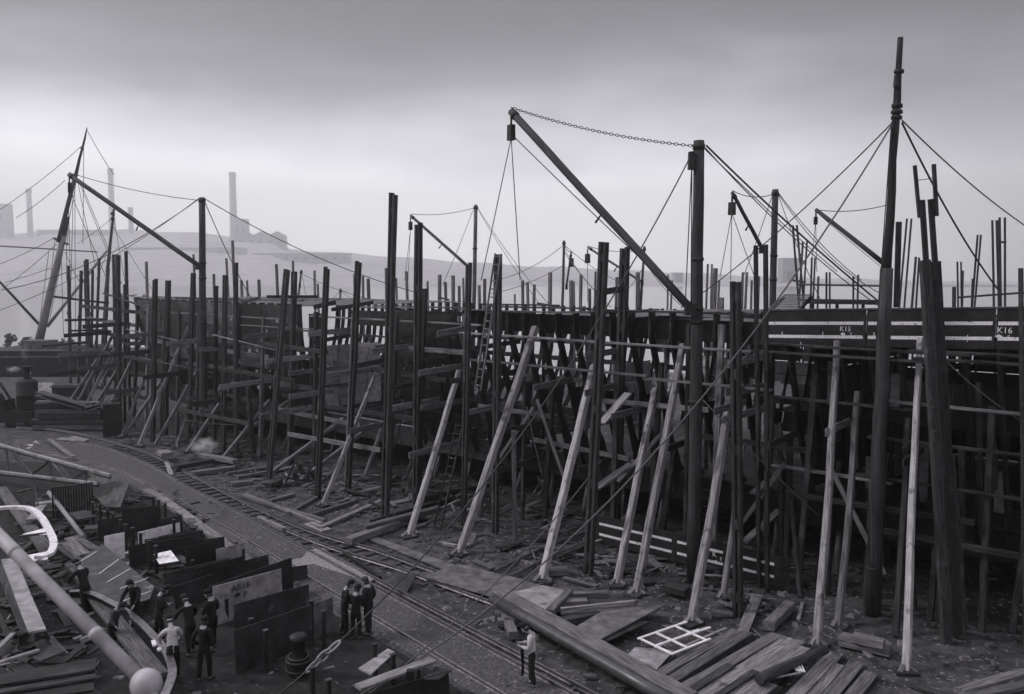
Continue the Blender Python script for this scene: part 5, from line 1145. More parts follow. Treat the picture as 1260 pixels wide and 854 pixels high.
# stray blocks and boards nearer the ship
BL = [((860, 702), (900, 700), .5, .3, 'wood_dark', 'dark squared block at the foot of the great derrick'), ((820, 722), (846, 728), .5, .35, 'wood_dark', 'low dark block in front of the two chalk lines'), ((946, 770), (972, 745), .36, .3, 'wood_mid', 'squared block with a loose plank on it, right of the lone plank'), ((1034, 786), (1096, 800), .5, .3, 'wood_mid', 'short double baulk between two pale shores'), ((1050, 784), (1088, 793), .3, .5, 'wood_mid', 'second piece lying on the short double baulk'),
      ((674, 704), (698, 702), .4, .25, 'wood_mid', 'squared block beside the bright thick shore'), ((694, 711), (735, 722), .22, .1, 'wood_mid', 'short board near the foot of the bright shore'), ((684, 688), (722, 672), .3, .25, 'wood_dark', 'baulk on the spur rails'), ((540, 668), (562, 672), .18, .12, 'wood_light', 'pale short stick on the dirt by the thick shore'), ((563, 672), (578, 671), .2, .12, 'wood_light', 'second pale short stick by the thick shore'), ((612, 675), (640, 669), .3, .18, 'wood_dark', 'dark block behind the bright shore'), ((642, 690), (662, 697), .12, .06, 'wood_light', 'pale scrap of board left of the bright shore'), ((584, 690), (606, 700), .25, .08, 'wood_mid', 'scrap board next to the large plate'),
      ((585, 636), (614, 646), .12, .1, 'wood_light', 'pale batten lying by the ladder-topped upright'), ((428, 666), (520, 632), .4, .34, 'wood_mid', 'thick long baulk with a pale end, behind the three men'), ((456, 644), (560, 614), .12, .3, 'iron', 'dark iron rail lying on the baulk pile'), ((448, 650), (540, 626), .35, .5, 'wood_mid', 'second long baulk on the pile behind the three men'), ((500, 655), (534, 640), .12, .12, 'wood_mid', 'batten under the white edged shore'), ((393, 650), (470, 616), .3, .14, 'wood_light', 'long pale plank on the ground right of the siding'), ((386, 633), (440, 616), .2, .16, 'wood_mid', 'dull plank beside the foot of the first pale shore'), ((355, 632), (390, 612), .2, .14, 'wood_mid', 'plank running to the upright above the first pale shore'),
      ((297, 610), (400, 641), .22, .16, 'wood_mid', 'long rail like timber lying beside the siding, upper'), ((302, 609), (396, 645), .16, .14, 'wood_light', 'long pale timber lying beside the siding, lower'), ((319, 637), (350, 652), .22, .2, 'wood_light', 'pale round ended stick lying between the siding rails'), ((380, 644), (402, 653), .5, .05, 'wood_light', 'pale broken board end at the tip of the long timber'), ((332, 616), (362, 608), .2, .12, 'wood_mid', 'board lying left of the first pale shore'), ((236, 583), (288, 576), .4, .25, 'wood_mid', 'baulk in front of the smoking heap'), ((216, 575), (296, 561), .45, .35, 'wood_dark', 'long dark log of the smoking heap'), ((248, 560), (290, 568), .4, .5, 'wood_mid', 'upper baulk of the smoking heap'), ((285, 596), (311, 593), .25, .2, 'wood_mid', 'short dark block lying alone right of the smoking heap'), ((279, 583), (330, 575), .2, .14, 'wood_mid', 'board right of the smoking heap, upper'), ((292, 587), (352, 577), .2, .14, 'wood_mid', 'board right of the smoking heap, lower'), ((204, 566), (211, 585), .25, .12, 'wood_light', 'short pale board stuck on the siding rail at the left'), ((200, 556), (206, 560), .7, .5, 'wood_mid', 'small crate left of the smoking heap'),
      ((405, 668), (468, 711), .13, .12, 'iron', 'dark loose bar lying on pale ash between the tracks'), ((640, 690), (650, 678), .2, .1, 'wood_mid', 'scrap board on the spur track'), ((445, 626), (520, 612), .45, .06, 'wood_light', 'pale plank raised over timber scraps near the tallest upright'), ((372, 600), (398, 590), .3, .2, 'wood_mid', 'block right of the upturned trolley'), ((330, 598), (344, 592), .4, .4, 'wood_dark', 'dark block left of the upturned trolley'), ((470, 580), (520, 590), .3, .2, 'wood_dark', 'dark board under the double bottom'), ((1062, 800), (1075, 812), .15, .08, 'wood_mid', 'scrap of board in the shade under the tall pole mast'), ((1180, 852), (1262, 828), .3, .2, 'wood_mid', 'pale plank pile edge at the bottom right corner, upper'), ((1176, 862), (1265, 842), .3, .14, 'wood_mid', 'pale plank pile edge at the bottom right corner, lower'), ((1120, 842), (1195, 868), .2, .1, 'wood_dark', 'dark board near the bottom right corner')]
for i, (a, b, wm, z, mt, lb) in enumerate(BL):
    dm = min(.3, max(.07, z if z < .32 else .26)); board('timber', a, b, wm, dm, mt, lb, 'timber', z - dm / 2 + .03 if z >= .3 else None)
rr = random.Random(21)
for i in range(45):                              # scattered battens and scraps under and in front of the ship
    s0 = -4 + i * .93; n0 = rr.uniform(-3.2, 3.5); p = ship(s0, n0, .06); a_ = rr.uniform(0, 6.28); l_ = rr.uniform(.8, 2.6)
    tag(beam('scrap_batten', p, p + Vector((math.cos(a_) * l_, math.sin(a_) * l_, rr.uniform(0, .25))), rr.uniform(.08, .22), .05, rr.choice(('wood_mid', 'wood_mid', 'wood_dark', 'wood_light'))), '%s scrap batten from the right along the foot of the staging' % SO[i], 'scrap wood', 'scrap wood along the foot of the staging')
# white ash patches
for pts, lb in (([(68, 541), (74, 538), (83, 539), (92, 536), (99, 538), (110, 540), (104, 543), (93, 542), (85, 545), (77, 543)], 'white ash spilt on the road near the steam crane'), ([(352, 690), (372, 686), (380, 676), (398, 674), (414, 688), (440, 700), (462, 712), (452, 717), (430, 708), (404, 700), (386, 694), (366, 697)], 'pale ash strip between the rails')):
    o = flat_plate('ash_patch', pts, .02, 'ash', None, None, z=.075); tag(o, kind='stuff')

# upturned trolley
tr = thing('upturned_trolley', 'upturned iron platelayers trolley with its wheels in the air', 'trolley', G(366, 598))
c0 = G(366, 598); Yt = c0.y
def tb(n, a, b, w_, mat='iron', dy=0): p0, p1 = AT(*a, Yt + dy), AT(*b, Yt + dy); return beam(n, p0, p1, PXW(p0, w_), PXW(p0, w_), mat, tr)
for a, b in (((350, 597), (362, 570)), ((372, 600), (383, 574)), ((350, 597), (372, 600)), ((362, 570), (383, 574)), ((354, 588), (376, 592)), ((358, 579), (380, 583))): tb('frame_bar', a, b, 2.4, 'iron_dull')
for a, b in (((368, 599), (380, 574)), ((356, 596), (366, 571))): tb('axle', a, b, 1.8, 'rail', .4)
for x, y in ((364, 586), (370, 577), (381, 594), (385, 584)):
    p = AT(x, y, Yt + .25); lathe('wheel', p, [(.27, -.05), (.30, -.05), (.30, -.02), (.26, 0), (.26, .06), (.08, .07), (.08, -.05)], 'iron', tr, 14, Quaternion((0, 1, 0), R(65)))

# steam crane / locomotive boiler on a truck, at the left edge
P0 = G(24, 526); Yc = P0.y
cr = thing('steam_crane', 'dark steam crane truck with an upright boiler and short funnel at the left edge', 'steam crane', P0)
k = Yc / FPX
box('truck_bed', P0 + Vector((-.6, .9, .75)), 56 * k, 2.2, .45, 'iron_dull', cr); box('side_frame', P0 + Vector((-.6, -.12, .35)), 58 * k, .14, .55, 'iron', cr)
box('buffer_beam', P0 + Vector((27 * k - .5, .9, .5)), .2, 2.1, .5, 'iron_dull', cr)
for dx in (-1.9, -.6, .8): lathe('wheel', P0 + Vector((dx, -.05, .42)), [(.40, 0), (.42, .02), (.42, .07), (.38, .1), (.1, .12)], 'iron', cr, 16, Quaternion((1, 0, 0), R(90)))
lathe('boiler', P0 + Vector((3 * k, .9, 1.2)), [(.70, 0), (.74, .05), (.74, 1.0), (.76, 1.02), (.76, 1.12), (.74, 1.14), (.74, 2.0), (.70, 2.12), (.45, 2.26), (.2, 2.3)], 'iron_dull', cr, 20)
ch = lathe('funnel', P0 + Vector((4 * k, .9, 3.48)), [(.30, 0), (.26, .08), (.24, .8), (.31, .82), (.31, .95), (.22, .97), (.22, .6)], 'iron', cr, 14)
pole('safety_valve', P0 + Vector((7.5 * k, .9, 3.4)), P0 + Vector((7.5 * k, .9, 4.0)), .07, .07, 'rail', cr, 8, 1, 0)
box('water_tank', P0 + Vector((22 * k, 1.0, 1.2)), .95, 1.1, 1.1, 'iron_dull', cr); box('engine_bed', P0 + Vector((-1.5, .6, 1.2)), 1.1, 1.5, .8, 'iron', cr)
for a, b in (((-10, 455), (18, 500)), ((-12, 470), (10, 512))): pole('crane_strut', AT(*a, Yc + .8), AT(*b, Yc + .6), .09, .09, 'iron_dull', cr, 8, 1, 0)
lathe('flywheel', P0 + Vector((-1.4, -.1, 2.1)), [(.48, 0), (.52, .02), (.52, .08), (.46, .1), (.1, .1)], 'iron', cr, 18, Quaternion((1, 0, 0), R(90)))
# timber stack with planks on top, iron tank, white board, crate
rr = random.Random(3)
for i in range(5):
    for j in range(3):
        Yk = 63 + j * .62; y0 = 519 - i * 6.2
        a, b = AT(44 + rr.uniform(-4, 5), y0, Yk), AT(136 - i * 5 + rr.uniform(-9, 9), y0 + 2, Yk); z = .19 + i * .38; a.z = b.z = z; a.z += .02 * i
        tag(beam('squared_log', a, b, .46, .34, 'wood_dark' if (i + j) % 3 else 'wood_mid'), '%s log of the %s layer from the ground in the stack behind the steam crane' % (('front', 'middle', 'rear')[j], ORD[i]), 'log', 'logs of the stack behind the steam crane')
for a, b, wm, z0, z1, lb in (((48, 482), (110, 500), .9, 2.15, 1.95, 'broad plank sloping down on the log stack, left of the tilted pair'), ((46, 486), (104, 503), .8, 2.1, 1.9, 'second broad plank on the log stack'), ((108, 501), (146, 490), .9, 2.05, 2.3, 'pale tilted plank rising to the right on the log stack'), ((112, 504), (146, 494), .6, 1.98, 2.2, 'second tilted plank on the log stack')):
    tag(beam('plank', AT(*a, 62.5 + z0 * .2), AT(*b, 62.5 + z0 * .2), wm, .09, 'wood_mid'), lb, 'plank')
tk = thing('iron_tank', 'tall dark riveted iron tank standing under the left staging', 'tank', G(139, 536))
p = G(139, 536); box('shell', p, 1.15, 1.1, 2.25, 'iron_dull', tk, qz(20))
for z in (.3, 1.1, 1.9): box('angle_band', p + Vector((0, 0, z)), 1.2, 1.15, .09, 'iron', tk, qz(20))
wb = AT(55, 478, 78); tag(box('white_board', Vector((wb.x, 78, wb.z - .5)), 1.5, .1, 1.0, 'plate_white'), 'small bright white board behind the steam crane', 'board')
p = AT(86, 492, 72); ct = thing('crate', 'large dark slatted crate behind the leftmost uprights', 'crate', (p.x, 72, 0)); 
box('body', Vector((p.x, 72, 0)), 2.3, 1.4, 2.2, 'wood_dark', ct)
for z in (.2, 1.1, 2.0): box('slat', Vector((p.x, 71.24, z)), 2.34, .08, .16, 'wood_mid', ct)

# ------------------------------------------------------------------ bottom left: plate racks, girder, bent frames
tg = thing('lattice_girder', 'light lattice girder lying across the plate racks at the left', 'girder', G(60, 590, .5))
Yg0, Yg1 = 46.0, 41.5
def gy(x): return Yg0 + (Yg1 - Yg0) * (x / 135)
def GB(n, a, b, w_, mat='plate_pale', dy=0): p0, p1 = AT(a[0], a[1], gy(a[0]) + dy), AT(b[0], b[1], gy(b[0]) + dy); return beam(n, p0, p1, PXW(p0, w_), PXW(p0, w_ * .8), mat, tg)
GB('top_chord', (-20, 542), (136, 585), 3.4, 'plate_pale'); GB('bottom_chord', (-20, 578), (121, 595), 3.4, 'plate_pale')
GB('top_chord', (-20, 545), (136, 588), 3, 'plate', .5); GB('bottom_chord', (-20, 581), (121, 598), 3, 'plate', .5)
for a, b in (((8, 551), (36, 584)), ((14, 552), (40, 585)), ((38, 585), (60, 568)), ((64, 569), (84, 591)), ((72, 571), (90, 592)), ((88, 591), (106, 579)), ((108, 580), (128, 596)), ((8, 551), (10, 581)), ((61, 568), (62, 587)), ((106, 580), (106, 592))): GB('lattice_bar', a, b, 2.4, 'margin' if b[1] > a[1] else 'iron')
# warped plate leaning on the rack
wp = [(98, 597, .55), (124, 578, 1.3), (159, 594, 1.35), (148, 624, .35), (130, 624, .2), (112, 606, .3)]
tag(prism('curved_plate', [G(x, y, z) for x, y, z in wp][::-1], .03, 'plate'), 'large bent iron plate lying tilted at the head of the racks', 'plate')
RMARK = [((100, 600), 'the bent plate'), ((140, 680), 'the whitewashed square plate'), ((196, 665), 'the whitewashed long plate'), ((204, 690), 'the small tilted white sheet'), ((250, 690), 'the dark square plate'), ((305, 740), 'the AR16 lettered plate'), ((345, 790), 'the nearest dark rack plate'), ((367, 832), 'the coiled bollard'), ((500, 845), 'the bottom centre plank')]
RCNT = {}
def rack_post(base, top, wpx, label=None):
    if label is None:
        m_ = min(RMARK, key=lambda m: (m[0][0] - base[0]) ** 2 + (m[0][1] - base[1]) ** 2)[1]; RCNT[m_] = RCNT.get(m_, 0) + 1; label = '%s iron stanchion from the left beside %s' % (ORD[RCNT[m_] - 1], m_)
    p0 = G(*base); W = PXW(p0, wpx); hgt = max(.5, min(1.5, (AT(top[0], top[1], p0.y) - p0).z))
    t = thing('rack_post', label, 'post', p0, 'stanchions of the plate racks'); box('bar', p0, W * .9, W * .7, hgt, 'iron', t, qz(40)); box('cap', p0 + Vector((0, 0, hgt)), W * 1.2, W * 1.0, .03, 'plate', t, qz(40))
for b, tp, w_ in (((115, 645), (114, 618), 3), ((124, 651), (124, 621), 3), ((133, 655), (133, 627), 3), ((140, 660), (140, 633), 3), ((149, 668), (149, 640), 3), ((155, 677), (155, 646), 4), ((164, 676), (164, 650), 4), ((174, 694), (174, 657), 4), ((185, 703), (185, 666), 4), ((193, 712), (193, 672), 4), ((203, 702), (203, 680), 4), ((215, 678), (215, 640), 3.5), ((225, 728), (225, 697), 4), ((204, 646), (203, 620), 3), ((196, 640), (196, 616), 3), ((189, 636), (188, 612), 3),
                  ((279, 766), (278, 738), 5), ((333, 728), (333, 712), 4.5), ((310, 812), (310, 762), 5), ((328, 826), (327, 776), 5), ((384, 792), (383, 740), 5), ((399, 800), (399, 752), 5), ((462, 834), (462, 793), 5), ((484, 844), (484, 806), 6), ((385, 862), (385, 822), 6), ((405, 872), (405, 837), 6), ((238, 715), (238, 690), 3.5), ((291, 690), (290, 668), 3.5), ((300, 696), (300, 676), 3.5), ((515, 838), (515, 824), 4)):
    rack_post(b, tp, w_)
for i in range(16):                              # close row of bars at the head of the racks
    x = 66 + i * 3.2; rack_post((x, 640 - i * .9), (x, 600 - i * .4), 2.2, '%s thin bar from the left in the close row under the girder' % ORD[i])
def stood_plate(tops, botL, label, mat, th=.03, hgt=None, lean=.06):
    """plate standing on edge in the rack: top edge bearings, ground bearing under its left end"""
    p0 = G(*botL); z0 = (AT(tops[0][0], tops[0][1], p0.y)).z
    top = [G(x, y, max(.35, z0) + random.uniform(-.07, .05)) for x, y in tops]; nrm = (top[-1] - top[0]).cross(Vector((0, 0, 1))).normalized()
    if nrm.y > 0: nrm = -nrm
    pts = top + [v - Vector((0, 0, v.z - .03)) + nrm * lean for v in reversed(top)]
    a = (pts[1] - pts[0]).cross(pts[2] - pts[0])
    if a.dot(nrm) < 0: pts.reverse()
    o = prism('standing_plate', pts, th, mat); return tag(o, label, 'plate', None), top, nrm
stood_plate([(288, 776), (383, 744)], (287, 830), 'nearest dark plate of the rack beside the bollard', 'plate_rack')
stood_plate([(384, 743), (409, 735)], (384, 788), 'short dull plate standing at the right end of the nearest one', 'margin')
stood_plate([(287, 744), (380, 719)], (287, 795), 'stained dark plate behind the nearest one', 'plate_rack')
_, tpA, nA = stood_plate([(262, 722), (346, 700)], (262, 772), 'pale plate chalked with AR16 over a diamond and P', 'plate_pale')
plA = _
stood_plate([(256, 722), (359, 686)], (256, 764), 'tall dark plate just behind the pale lettered one', 'plate_rack')
stood_plate([(228, 673), (271, 663)], (229, 706), 'dark square plate in the middle of the racks', 'plate_rack')
stood_plate([(200, 706), (284, 686)], (201, 738), 'long mottled plate behind the men in the racks', 'plate_rack')
stood_plate([(170, 655), (221, 643)], (170, 684), 'whitewashed long plate farther back in the rack', 'plate_white')
stood_plate([(128, 660), (153, 655)], (129, 694), 'whitewashed square plate, left of the longer white one', 'plate_white')
stood_plate([(196, 660), (234, 652)], (196, 683), 'dark narrow plate in front of the longer white one', 'plate_rack')
stood_plate([(158, 672), (236, 660)], (158, 700), 'dark long plate between the white ones and the tilted white sheet', 'iron')
stood_plate([(150, 626), (196, 622)], (150, 655), 'dark plate at the back of the racks near the bent plate', 'iron')
stood_plate([(358, 698), (378, 695)], (358, 716), 'small curved light plate end at the right of the racks', 'plate_rack')
stood_plate([(424, 862), (552, 826)], (430, 900), 'black plate of the rack at the bottom centre', 'iron')
for i, (t0, t1, bl, mt, lb) in enumerate((((240, 700), (300, 684), (241, 732), 'iron', 'black plate between the square plate and the mottled one'), ((178, 664), (250, 652), (178, 692), 'plate_rack', 'dull plate right behind the tilted white sheet'), ((120, 640), (190, 630), (120, 668), 'iron', 'black plate behind the whitewashed square plate'), ((196, 640), (224, 633), (196, 660), 'plate_rack', 'little plate beside the kerb at the back of the racks'), ((266, 676), (300, 668), (267, 700), 'plate_pale', 'small pale plate by the kerb right of the square plate'), ((300, 690), (330, 682), (300, 712), 'plate_rack', 'small plate by the kerb behind the tall dark plate'), ((214, 722), (262, 706), (216, 752), 'plate_rack', 'mottled plate behind the heads of the men'), ((228, 668), (276, 660), (228, 690), 'iron', 'black plate behind the dark square plate'))):
    stood_plate([t0, t1], bl, lb, mt)
flat_plate('white_sheet', [(189, 682), (210, 677), (220, 690), (196, 694)], .03, 'plate_white', 'small white sheet lying tilted among the dark plates', zs=[.8, .95, .8, .7])
flat_plate('iron_plate', [(441, 822), (477, 798), (486, 802), (456, 830)], .04, 'plate_pale', 'pale plate lying behind the bottom centre rack', z=.6)
flat_plate('iron_plate', [(476, 800), (498, 815), (490, 822), (470, 812)], .03, 'plate_rack', 'short plate end behind the bottom centre rack', z=.5)
board('plank', (440, 846), (533, 812), .32, .08, 'wood_light', 'pale plank lying on top of the bottom centre rack', 'plank', .85)
p = G(505, 836, .8); tag(box('clamp_block', p, .2, .2, .25, 'iron'), 'small iron clamp on the plate at the bottom centre', 'clamp')
flat_plate('iron_plate', [(522, 836), (536, 820), (556, 824), (540, 836)], .03, 'plate_rack', 'shiny plate corner at the right of the bottom centre rack', z=.7)
# offcuts and litter: too small and mixed to count
def litter(name, n, place, mat, lo, hi, seed):
    rr = random.Random(seed); vs_, fs = [], []
    for _ in range(n):
        p = place(rr); a_ = rr.uniform(0, 6.28); l_ = rr.uniform(lo, hi); wd = l_ * rr.uniform(.08, .45); k = len(vs_)
        u = Vector((math.cos(a_), math.sin(a_), rr.uniform(-.25, .25))) * l_; v = Vector((-math.sin(a_), math.cos(a_), rr.uniform(-.2, .2))) * wd; h_ = Vector((0, 0, rr.uniform(.02, .08)))
        p = p + Vector((0, 0, abs(u.z) + abs(v.z) + rr.uniform(0, .05)))
        vs_ += [p - u - v, p + u - v, p + u + v, p - u + v, p - u - v + h_, p + u - v + h_, p + u + v + h_, p - u + v + h_]
        fs += [tuple(k + q for q in f) for f in ((4, 5, 6, 7), (0, 1, 5, 4), (1, 2, 6, 5), (2, 3, 7, 6), (3, 0, 4, 7))]
    tag(link(name, pydata(vs_, fs), mat), kind='stuff')
litter('rack_offcuts', 230, lambda r: G(r.uniform(30, 262), r.uniform(604, 716)), 'plate_rack', .1, .5, 41)
litter('rack_offcuts', 40, lambda r: G(r.uniform(-10, 180), r.uniform(600, 860)), 'plate_pale', .06, .3, 42)
litter('scrap_iron', 120, lambda r: G(r.uniform(-20, 120), r.uniform(690, 870)), 'plate_rack', .15, .6, 43)
litter('yard_litter', 260, lambda r: ship(r.uniform(-4, 44), r.uniform(-5, 2.5), 0), 'wood_mid', .08, .45, 44)
litter('yard_litter', 120, lambda r: ship(r.uniform(-4, 40), r.uniform(-4.5, 1.5), 0), 'wood_dark', .15, .7, 45)
litter('yard_litter', 90, lambda r: G(r.uniform(560, 1250), r.uniform(690, 850)), 'wood_mid', .05, .25, 46)
rr = random.Random(77)
for i, (px, py, r_) in enumerate(((772, 690, .5), (540, 652, .35), (480, 640, .3), (322, 606, .35), (700, 690, .45))):
    p = G(px, py, .12); pts = [p + Vector((math.cos(k_ * .9) * r_ * rr.uniform(.5, 1.1), math.sin(k_ * .9) * r_ * rr.uniform(.5, 1.1), rr.uniform(0, .35))) for k_ in range(22)]
    tag(tube('wire_coil', smooth_path(pts, 3), .014, 'wire', None, 4), ('tangled wire on the dirt between two pale shores', 'small wire tangle left of the thick pale shore foot', 'small wire tangle on the chips by the tallest upright', 'loose wire ring right of the smoking heap', 'tangled wire at the spur rails')[i], 'wire')
# lettering on the pale plate
xd = (tpA[1] - tpA[0]); xd.z = 0; xd.normalize()
def on_plate(px, py, off=.05):
    d = ray(px, py); q = tpA[0] + nA * .04; t_ = (q - C0).dot(nA) / d.dot(nA); v = C0 + d * t_; return v + nA * (.012 + .06 * max(0, (tpA[0].z - v.z) / tpA[0].z))
upA = (Vector((0, 0, 1)) - nA * .06).normalized()
for s_, x, y, h_ in (('AR16', 296, 725, .21), ('P', 301, 734.5, .21)): text('lettering', s_, on_plate(x, y), xd, upA, h_, 'paint_black', plA, .004)
v = on_plate(292, 731.5); prism('diamond_mark', [v - xd * .13, v - upA * .08, v + xd * .13, v + upA * .08], .006, 'paint_black', plA)
# sheets stacked in the slope left of the men
for i, (dx, dy, dz, lb) in enumerate(((0, 0, .62, 'uppermost big sloping sheet with pale scribed lines'), (-8, 6, .5, 'second big sloping sheet beneath'), (-14, 2, .4, 'third big sloping sheet beneath'))):
    o = flat_plate('plate_sheet', [(93 + dx, 692 + dy), (126 + dx, 669 + dy), (190 + dx, 722 + dy), (184 + dx, 737 + dy), (132 + dx, 752 + dy)], .04, 'plate', lb, 'plate', zs=[dz + .1, dz + .1, dz - .1, dz - .1, dz - .15])
    if i == 0:
        for a, b in (((100, 690), (126, 674)), ((122, 706), (146, 688)), ((132, 716), (160, 700)), ((148, 724), (182, 711)), ((144, 742), (186, 727))):
            f = (a[0] - 93) / 95; z = dz + .105 - .21 * f; seg('scribed_line', a, b, 1.0, o, 'chalk', z + .015, z - .01, .008)
for i, (a, b) in enumerate((((78, 668), (98, 684)), ((84, 662), (106, 682)), ((92, 660), (118, 676)), ((74, 672), (112, 702)))): board('plank', a, b, .3, .06, 'wood_mid', ('dark short plank above the sloping sheets, first', 'dark short plank above the sloping sheets, second', 'dark short plank above the sloping sheets, third', 'round edged bar lying on the sloping sheets')[i], 'plank', .55)
tag(pole('pale_spar', G(60, 606, .9), G(103, 661, .6), .10, .10, 'spar_pale', None, 8, 3), 'pale thin spar slanting down from the girder to the sheets', 'spar')
for i, (a, b, wm, z, mt, lb) in enumerate((((0, 600), (60, 680), .55, .3, 'wood_mid', 'long broad plank slanting under the white bent frame'), ((38, 640), (52, 622), .4, .5, 'plate_pale', 'torn light scrap of plate beside the pale spar'), ((44, 620), (70, 617), .5, .45, 'plate_pale', 'crumpled light scrap plate under the girder'), ((45, 628), (72, 628), .4, .4, 'plate', 'second crumpled scrap plate under the girder'), ((95, 630), (108, 638), .8, .4, 'plate', 'small tilted plate between spar and rack bars'), ((104, 650), (128, 648), .6, .35, 'plate', 'small flat plate in front of the white square plate'), ((42, 598), (47, 622), .06, .8, 'iron', 'thin iron rod standing aslant beside the scrap'), ((60, 540), (90, 562), .3, .3, 'wood_mid', 'dull plank running along the road edge above the girder'))):
    board('plank' if 'plank' in lb else ('rod' if 'rod' in lb else 'scrap_plate'), a, b, wm, .06, mt, lb, 'plank' if 'plank' in lb else ('rod' if 'rod' in lb else 'scrap plate'), z)
p = G(22, 556, .3)
for i in range(9):
    q = G(10 + i * 4 + random.uniform(-2, 2), 549 + random.uniform(-3, 6), .35); me = pydata([(random.uniform(-.4, .4), random.uniform(-.35, .35), random.uniform(-.2, .3)) for _ in range(4)], [(0, 1, 2), (0, 2, 3), (0, 3, 1), (1, 3, 2)])
    tag(link('white_scrap', me, 'plate_white' if i % 3 else 'plate', None, q), '%s bright crumpled scrap from the left behind the lattice girder' % ORD[i], 'scrap', 'bright scraps behind the girder')
# white bent ring frame
def swept_strip(name, pts, wd, th, mat, parent, closed=False):
    n = len(pts); vs_, fs = [], []; o0 = pts[0]
    for i, p_ in enumerate(pts):
        d = pts[min(i + 1, n - 1)] - pts[max(0, i - 1)]; d.z = 0; d.normalize(); s_ = Vector((d.y, -d.x, 0)); w_ = wd[i] if hasattr(wd, '__len__') else wd
        for a_, z in ((-.5, 0), (.5, 0), (.5, th), (-.5, th)): vs_.append(p_ + s_ * w_ * a_ + Vector((0, 0, z)) - o0)
    for i in range(n - 1):
        for k_ in range(4): fs.append((i * 4 + k_, i * 4 + (k_ + 1) % 4, (i + 1) * 4 + (k_ + 1) % 4, (i + 1) * 4 + k_))
    fs += [(3, 2, 1, 0), tuple(range(n * 4 - 4, n * 4))]
    return link(name, pydata(vs_, fs), mat, parent, o0)
wf_ = thing('bent_rib', 'bright white bent U shaped frame at the left edge', 'frame', G(50, 655, .9))
zf = 1.0
swept_strip('rim', smooth_path([G(*q, zf) for q in ((-30, 632), (0, 627), (24, 626), (40, 629), (52, 640), (60, 654), (66, 668), (64, 680), (56, 686), (44, 687))], 3), .26, .12, 'plate_white', wf_)
prism('web', [G(54, 650, zf + .05), G(56, 658, zf + .05), G(26, 660, zf - .2), G(28, 657, zf - .1)][::-1], .05, 'plate_white', wf_)
prism('web', [G(60, 678, zf + .04), G(58, 688, zf + .04), G(28, 692, zf - .2), G(34, 683, zf - .1)][::-1], .05, 'plate_white', wf_)
beam('tie', G(24, 660, zf - .05), G(58, 656, zf + .04), .12, .08, 'plate', wf_)
# bent frame bar on the bending floor and the plank inside it
bf_ = thing('bent_frame_bar', 'long shiny curved iron bar being bent by the men at the lower left', 'iron bar', G(190, 790, .8))
cp = smooth_path([G(*q, .75) for q in ((86, 728), (104, 728), (122, 734), (150, 749), (170, 764), (188, 782), (201, 797), (209, 812), (212, 828), (207, 846), (197, 866))], 4)
swept_strip('flange', cp, .22, .03, 'rail', bf_); swept_strip('web', [q - Vector((0, 0, .22)) for q in cp], .03, .22, 'iron', bf_)
board('plank', (118, 735), (196, 832), .5, .12, 'wood_mid', 'long drilled plank lying inside the curved iron bar', 'plank', .5)
prism('clip', [G(186, 788, .83), G(191, 787, .83), G(193, 793, .83), G(188, 794, .83)][::-1], .05, 'plate_white', bf_); prism('clip', [G(193, 797, .83), G(198, 796, .83), G(199, 799, .83), G(194, 800, .83)][::-1], .05, 'plate_white', bf_)
# box girder end and scrap at the left bottom
bg_ = thing('box_beam', 'pale topped box beam slanting at the left bottom edge', 'beam', G(30, 740, .8))
beam('top_flange', G(10, 688, 1.5), G(46, 777, 1.5), .42, .06, 'plate_pale', bg_); 
prism('side_web', [G(6, 690, 1.45), G(38, 779, 1.45), G(30, 790, .7), G(-6, 700, .7)][::-1], .05, 'plate', bg_)
prism('side_web', [G(14, 687, 1.42), G(55, 776, 1.42), G(62, 786, .8), G(22, 694, .8)], .05, 'plate', bg_)
prism('end_plate', [G(22, 782, 1.4), G(38, 777, 1.42), G(30, 794, .7), G(24, 796, .7)][::-1], .04, 'plate', bg_)
for i, (a, b, wm, z, mt, lb) in enumerate((((-6, 838), (118, 818), .7, .9, 'wood_dark', 'dark plank at the left bottom corner, upper'), ((-6, 848), (118, 828), .7, .8, 'wood_dark', 'dark plank at the left bottom corner, middle'), ((-6, 860), (116, 842), .8, .7, 'wood_dark', 'dark plank at the left bottom corner, lowest'), ((46, 800), (66, 808), .7, .9, 'plate', 'small square plate right of the scrap bars'), ((60, 784), (80, 806), .2, .7, 'wood_mid', 'short batten below the box beam'), ((0, 815), (48, 800), .12, 1.0, 'plate_pale', 'pale angle bar in the scrap, lower'), ((-4, 800), (16, 780), .14, 1.1, 'plate_pale', 'pale angle bar in the scrap, upper'), ((-4, 790), (12, 806), .5, .9, 'plate', 'dull plate in the scrap at the left edge'), ((40, 733), (54, 729), .3, .3, 'plate', 'little plate right of the box beam'), ((4, 812), (20, 796), .14, .9, 'plate', 'crossed angle bar in the scrap'), ((18, 818), (34, 826), .4, .8, 'plate', 'low plate in the scrap heap'), ((-4, 752), (14, 792), .14, .7, 'iron', 'dark bar under the box beam'))):
    board('plank' if 'plank' in lb else ('batten' if 'batten' in lb else 'scrap_bar'), a, b, wm, .07, mt, lb, 'plank' if 'plank' in lb else ('batten' if 'batten' in lb else 'scrap iron'), z)
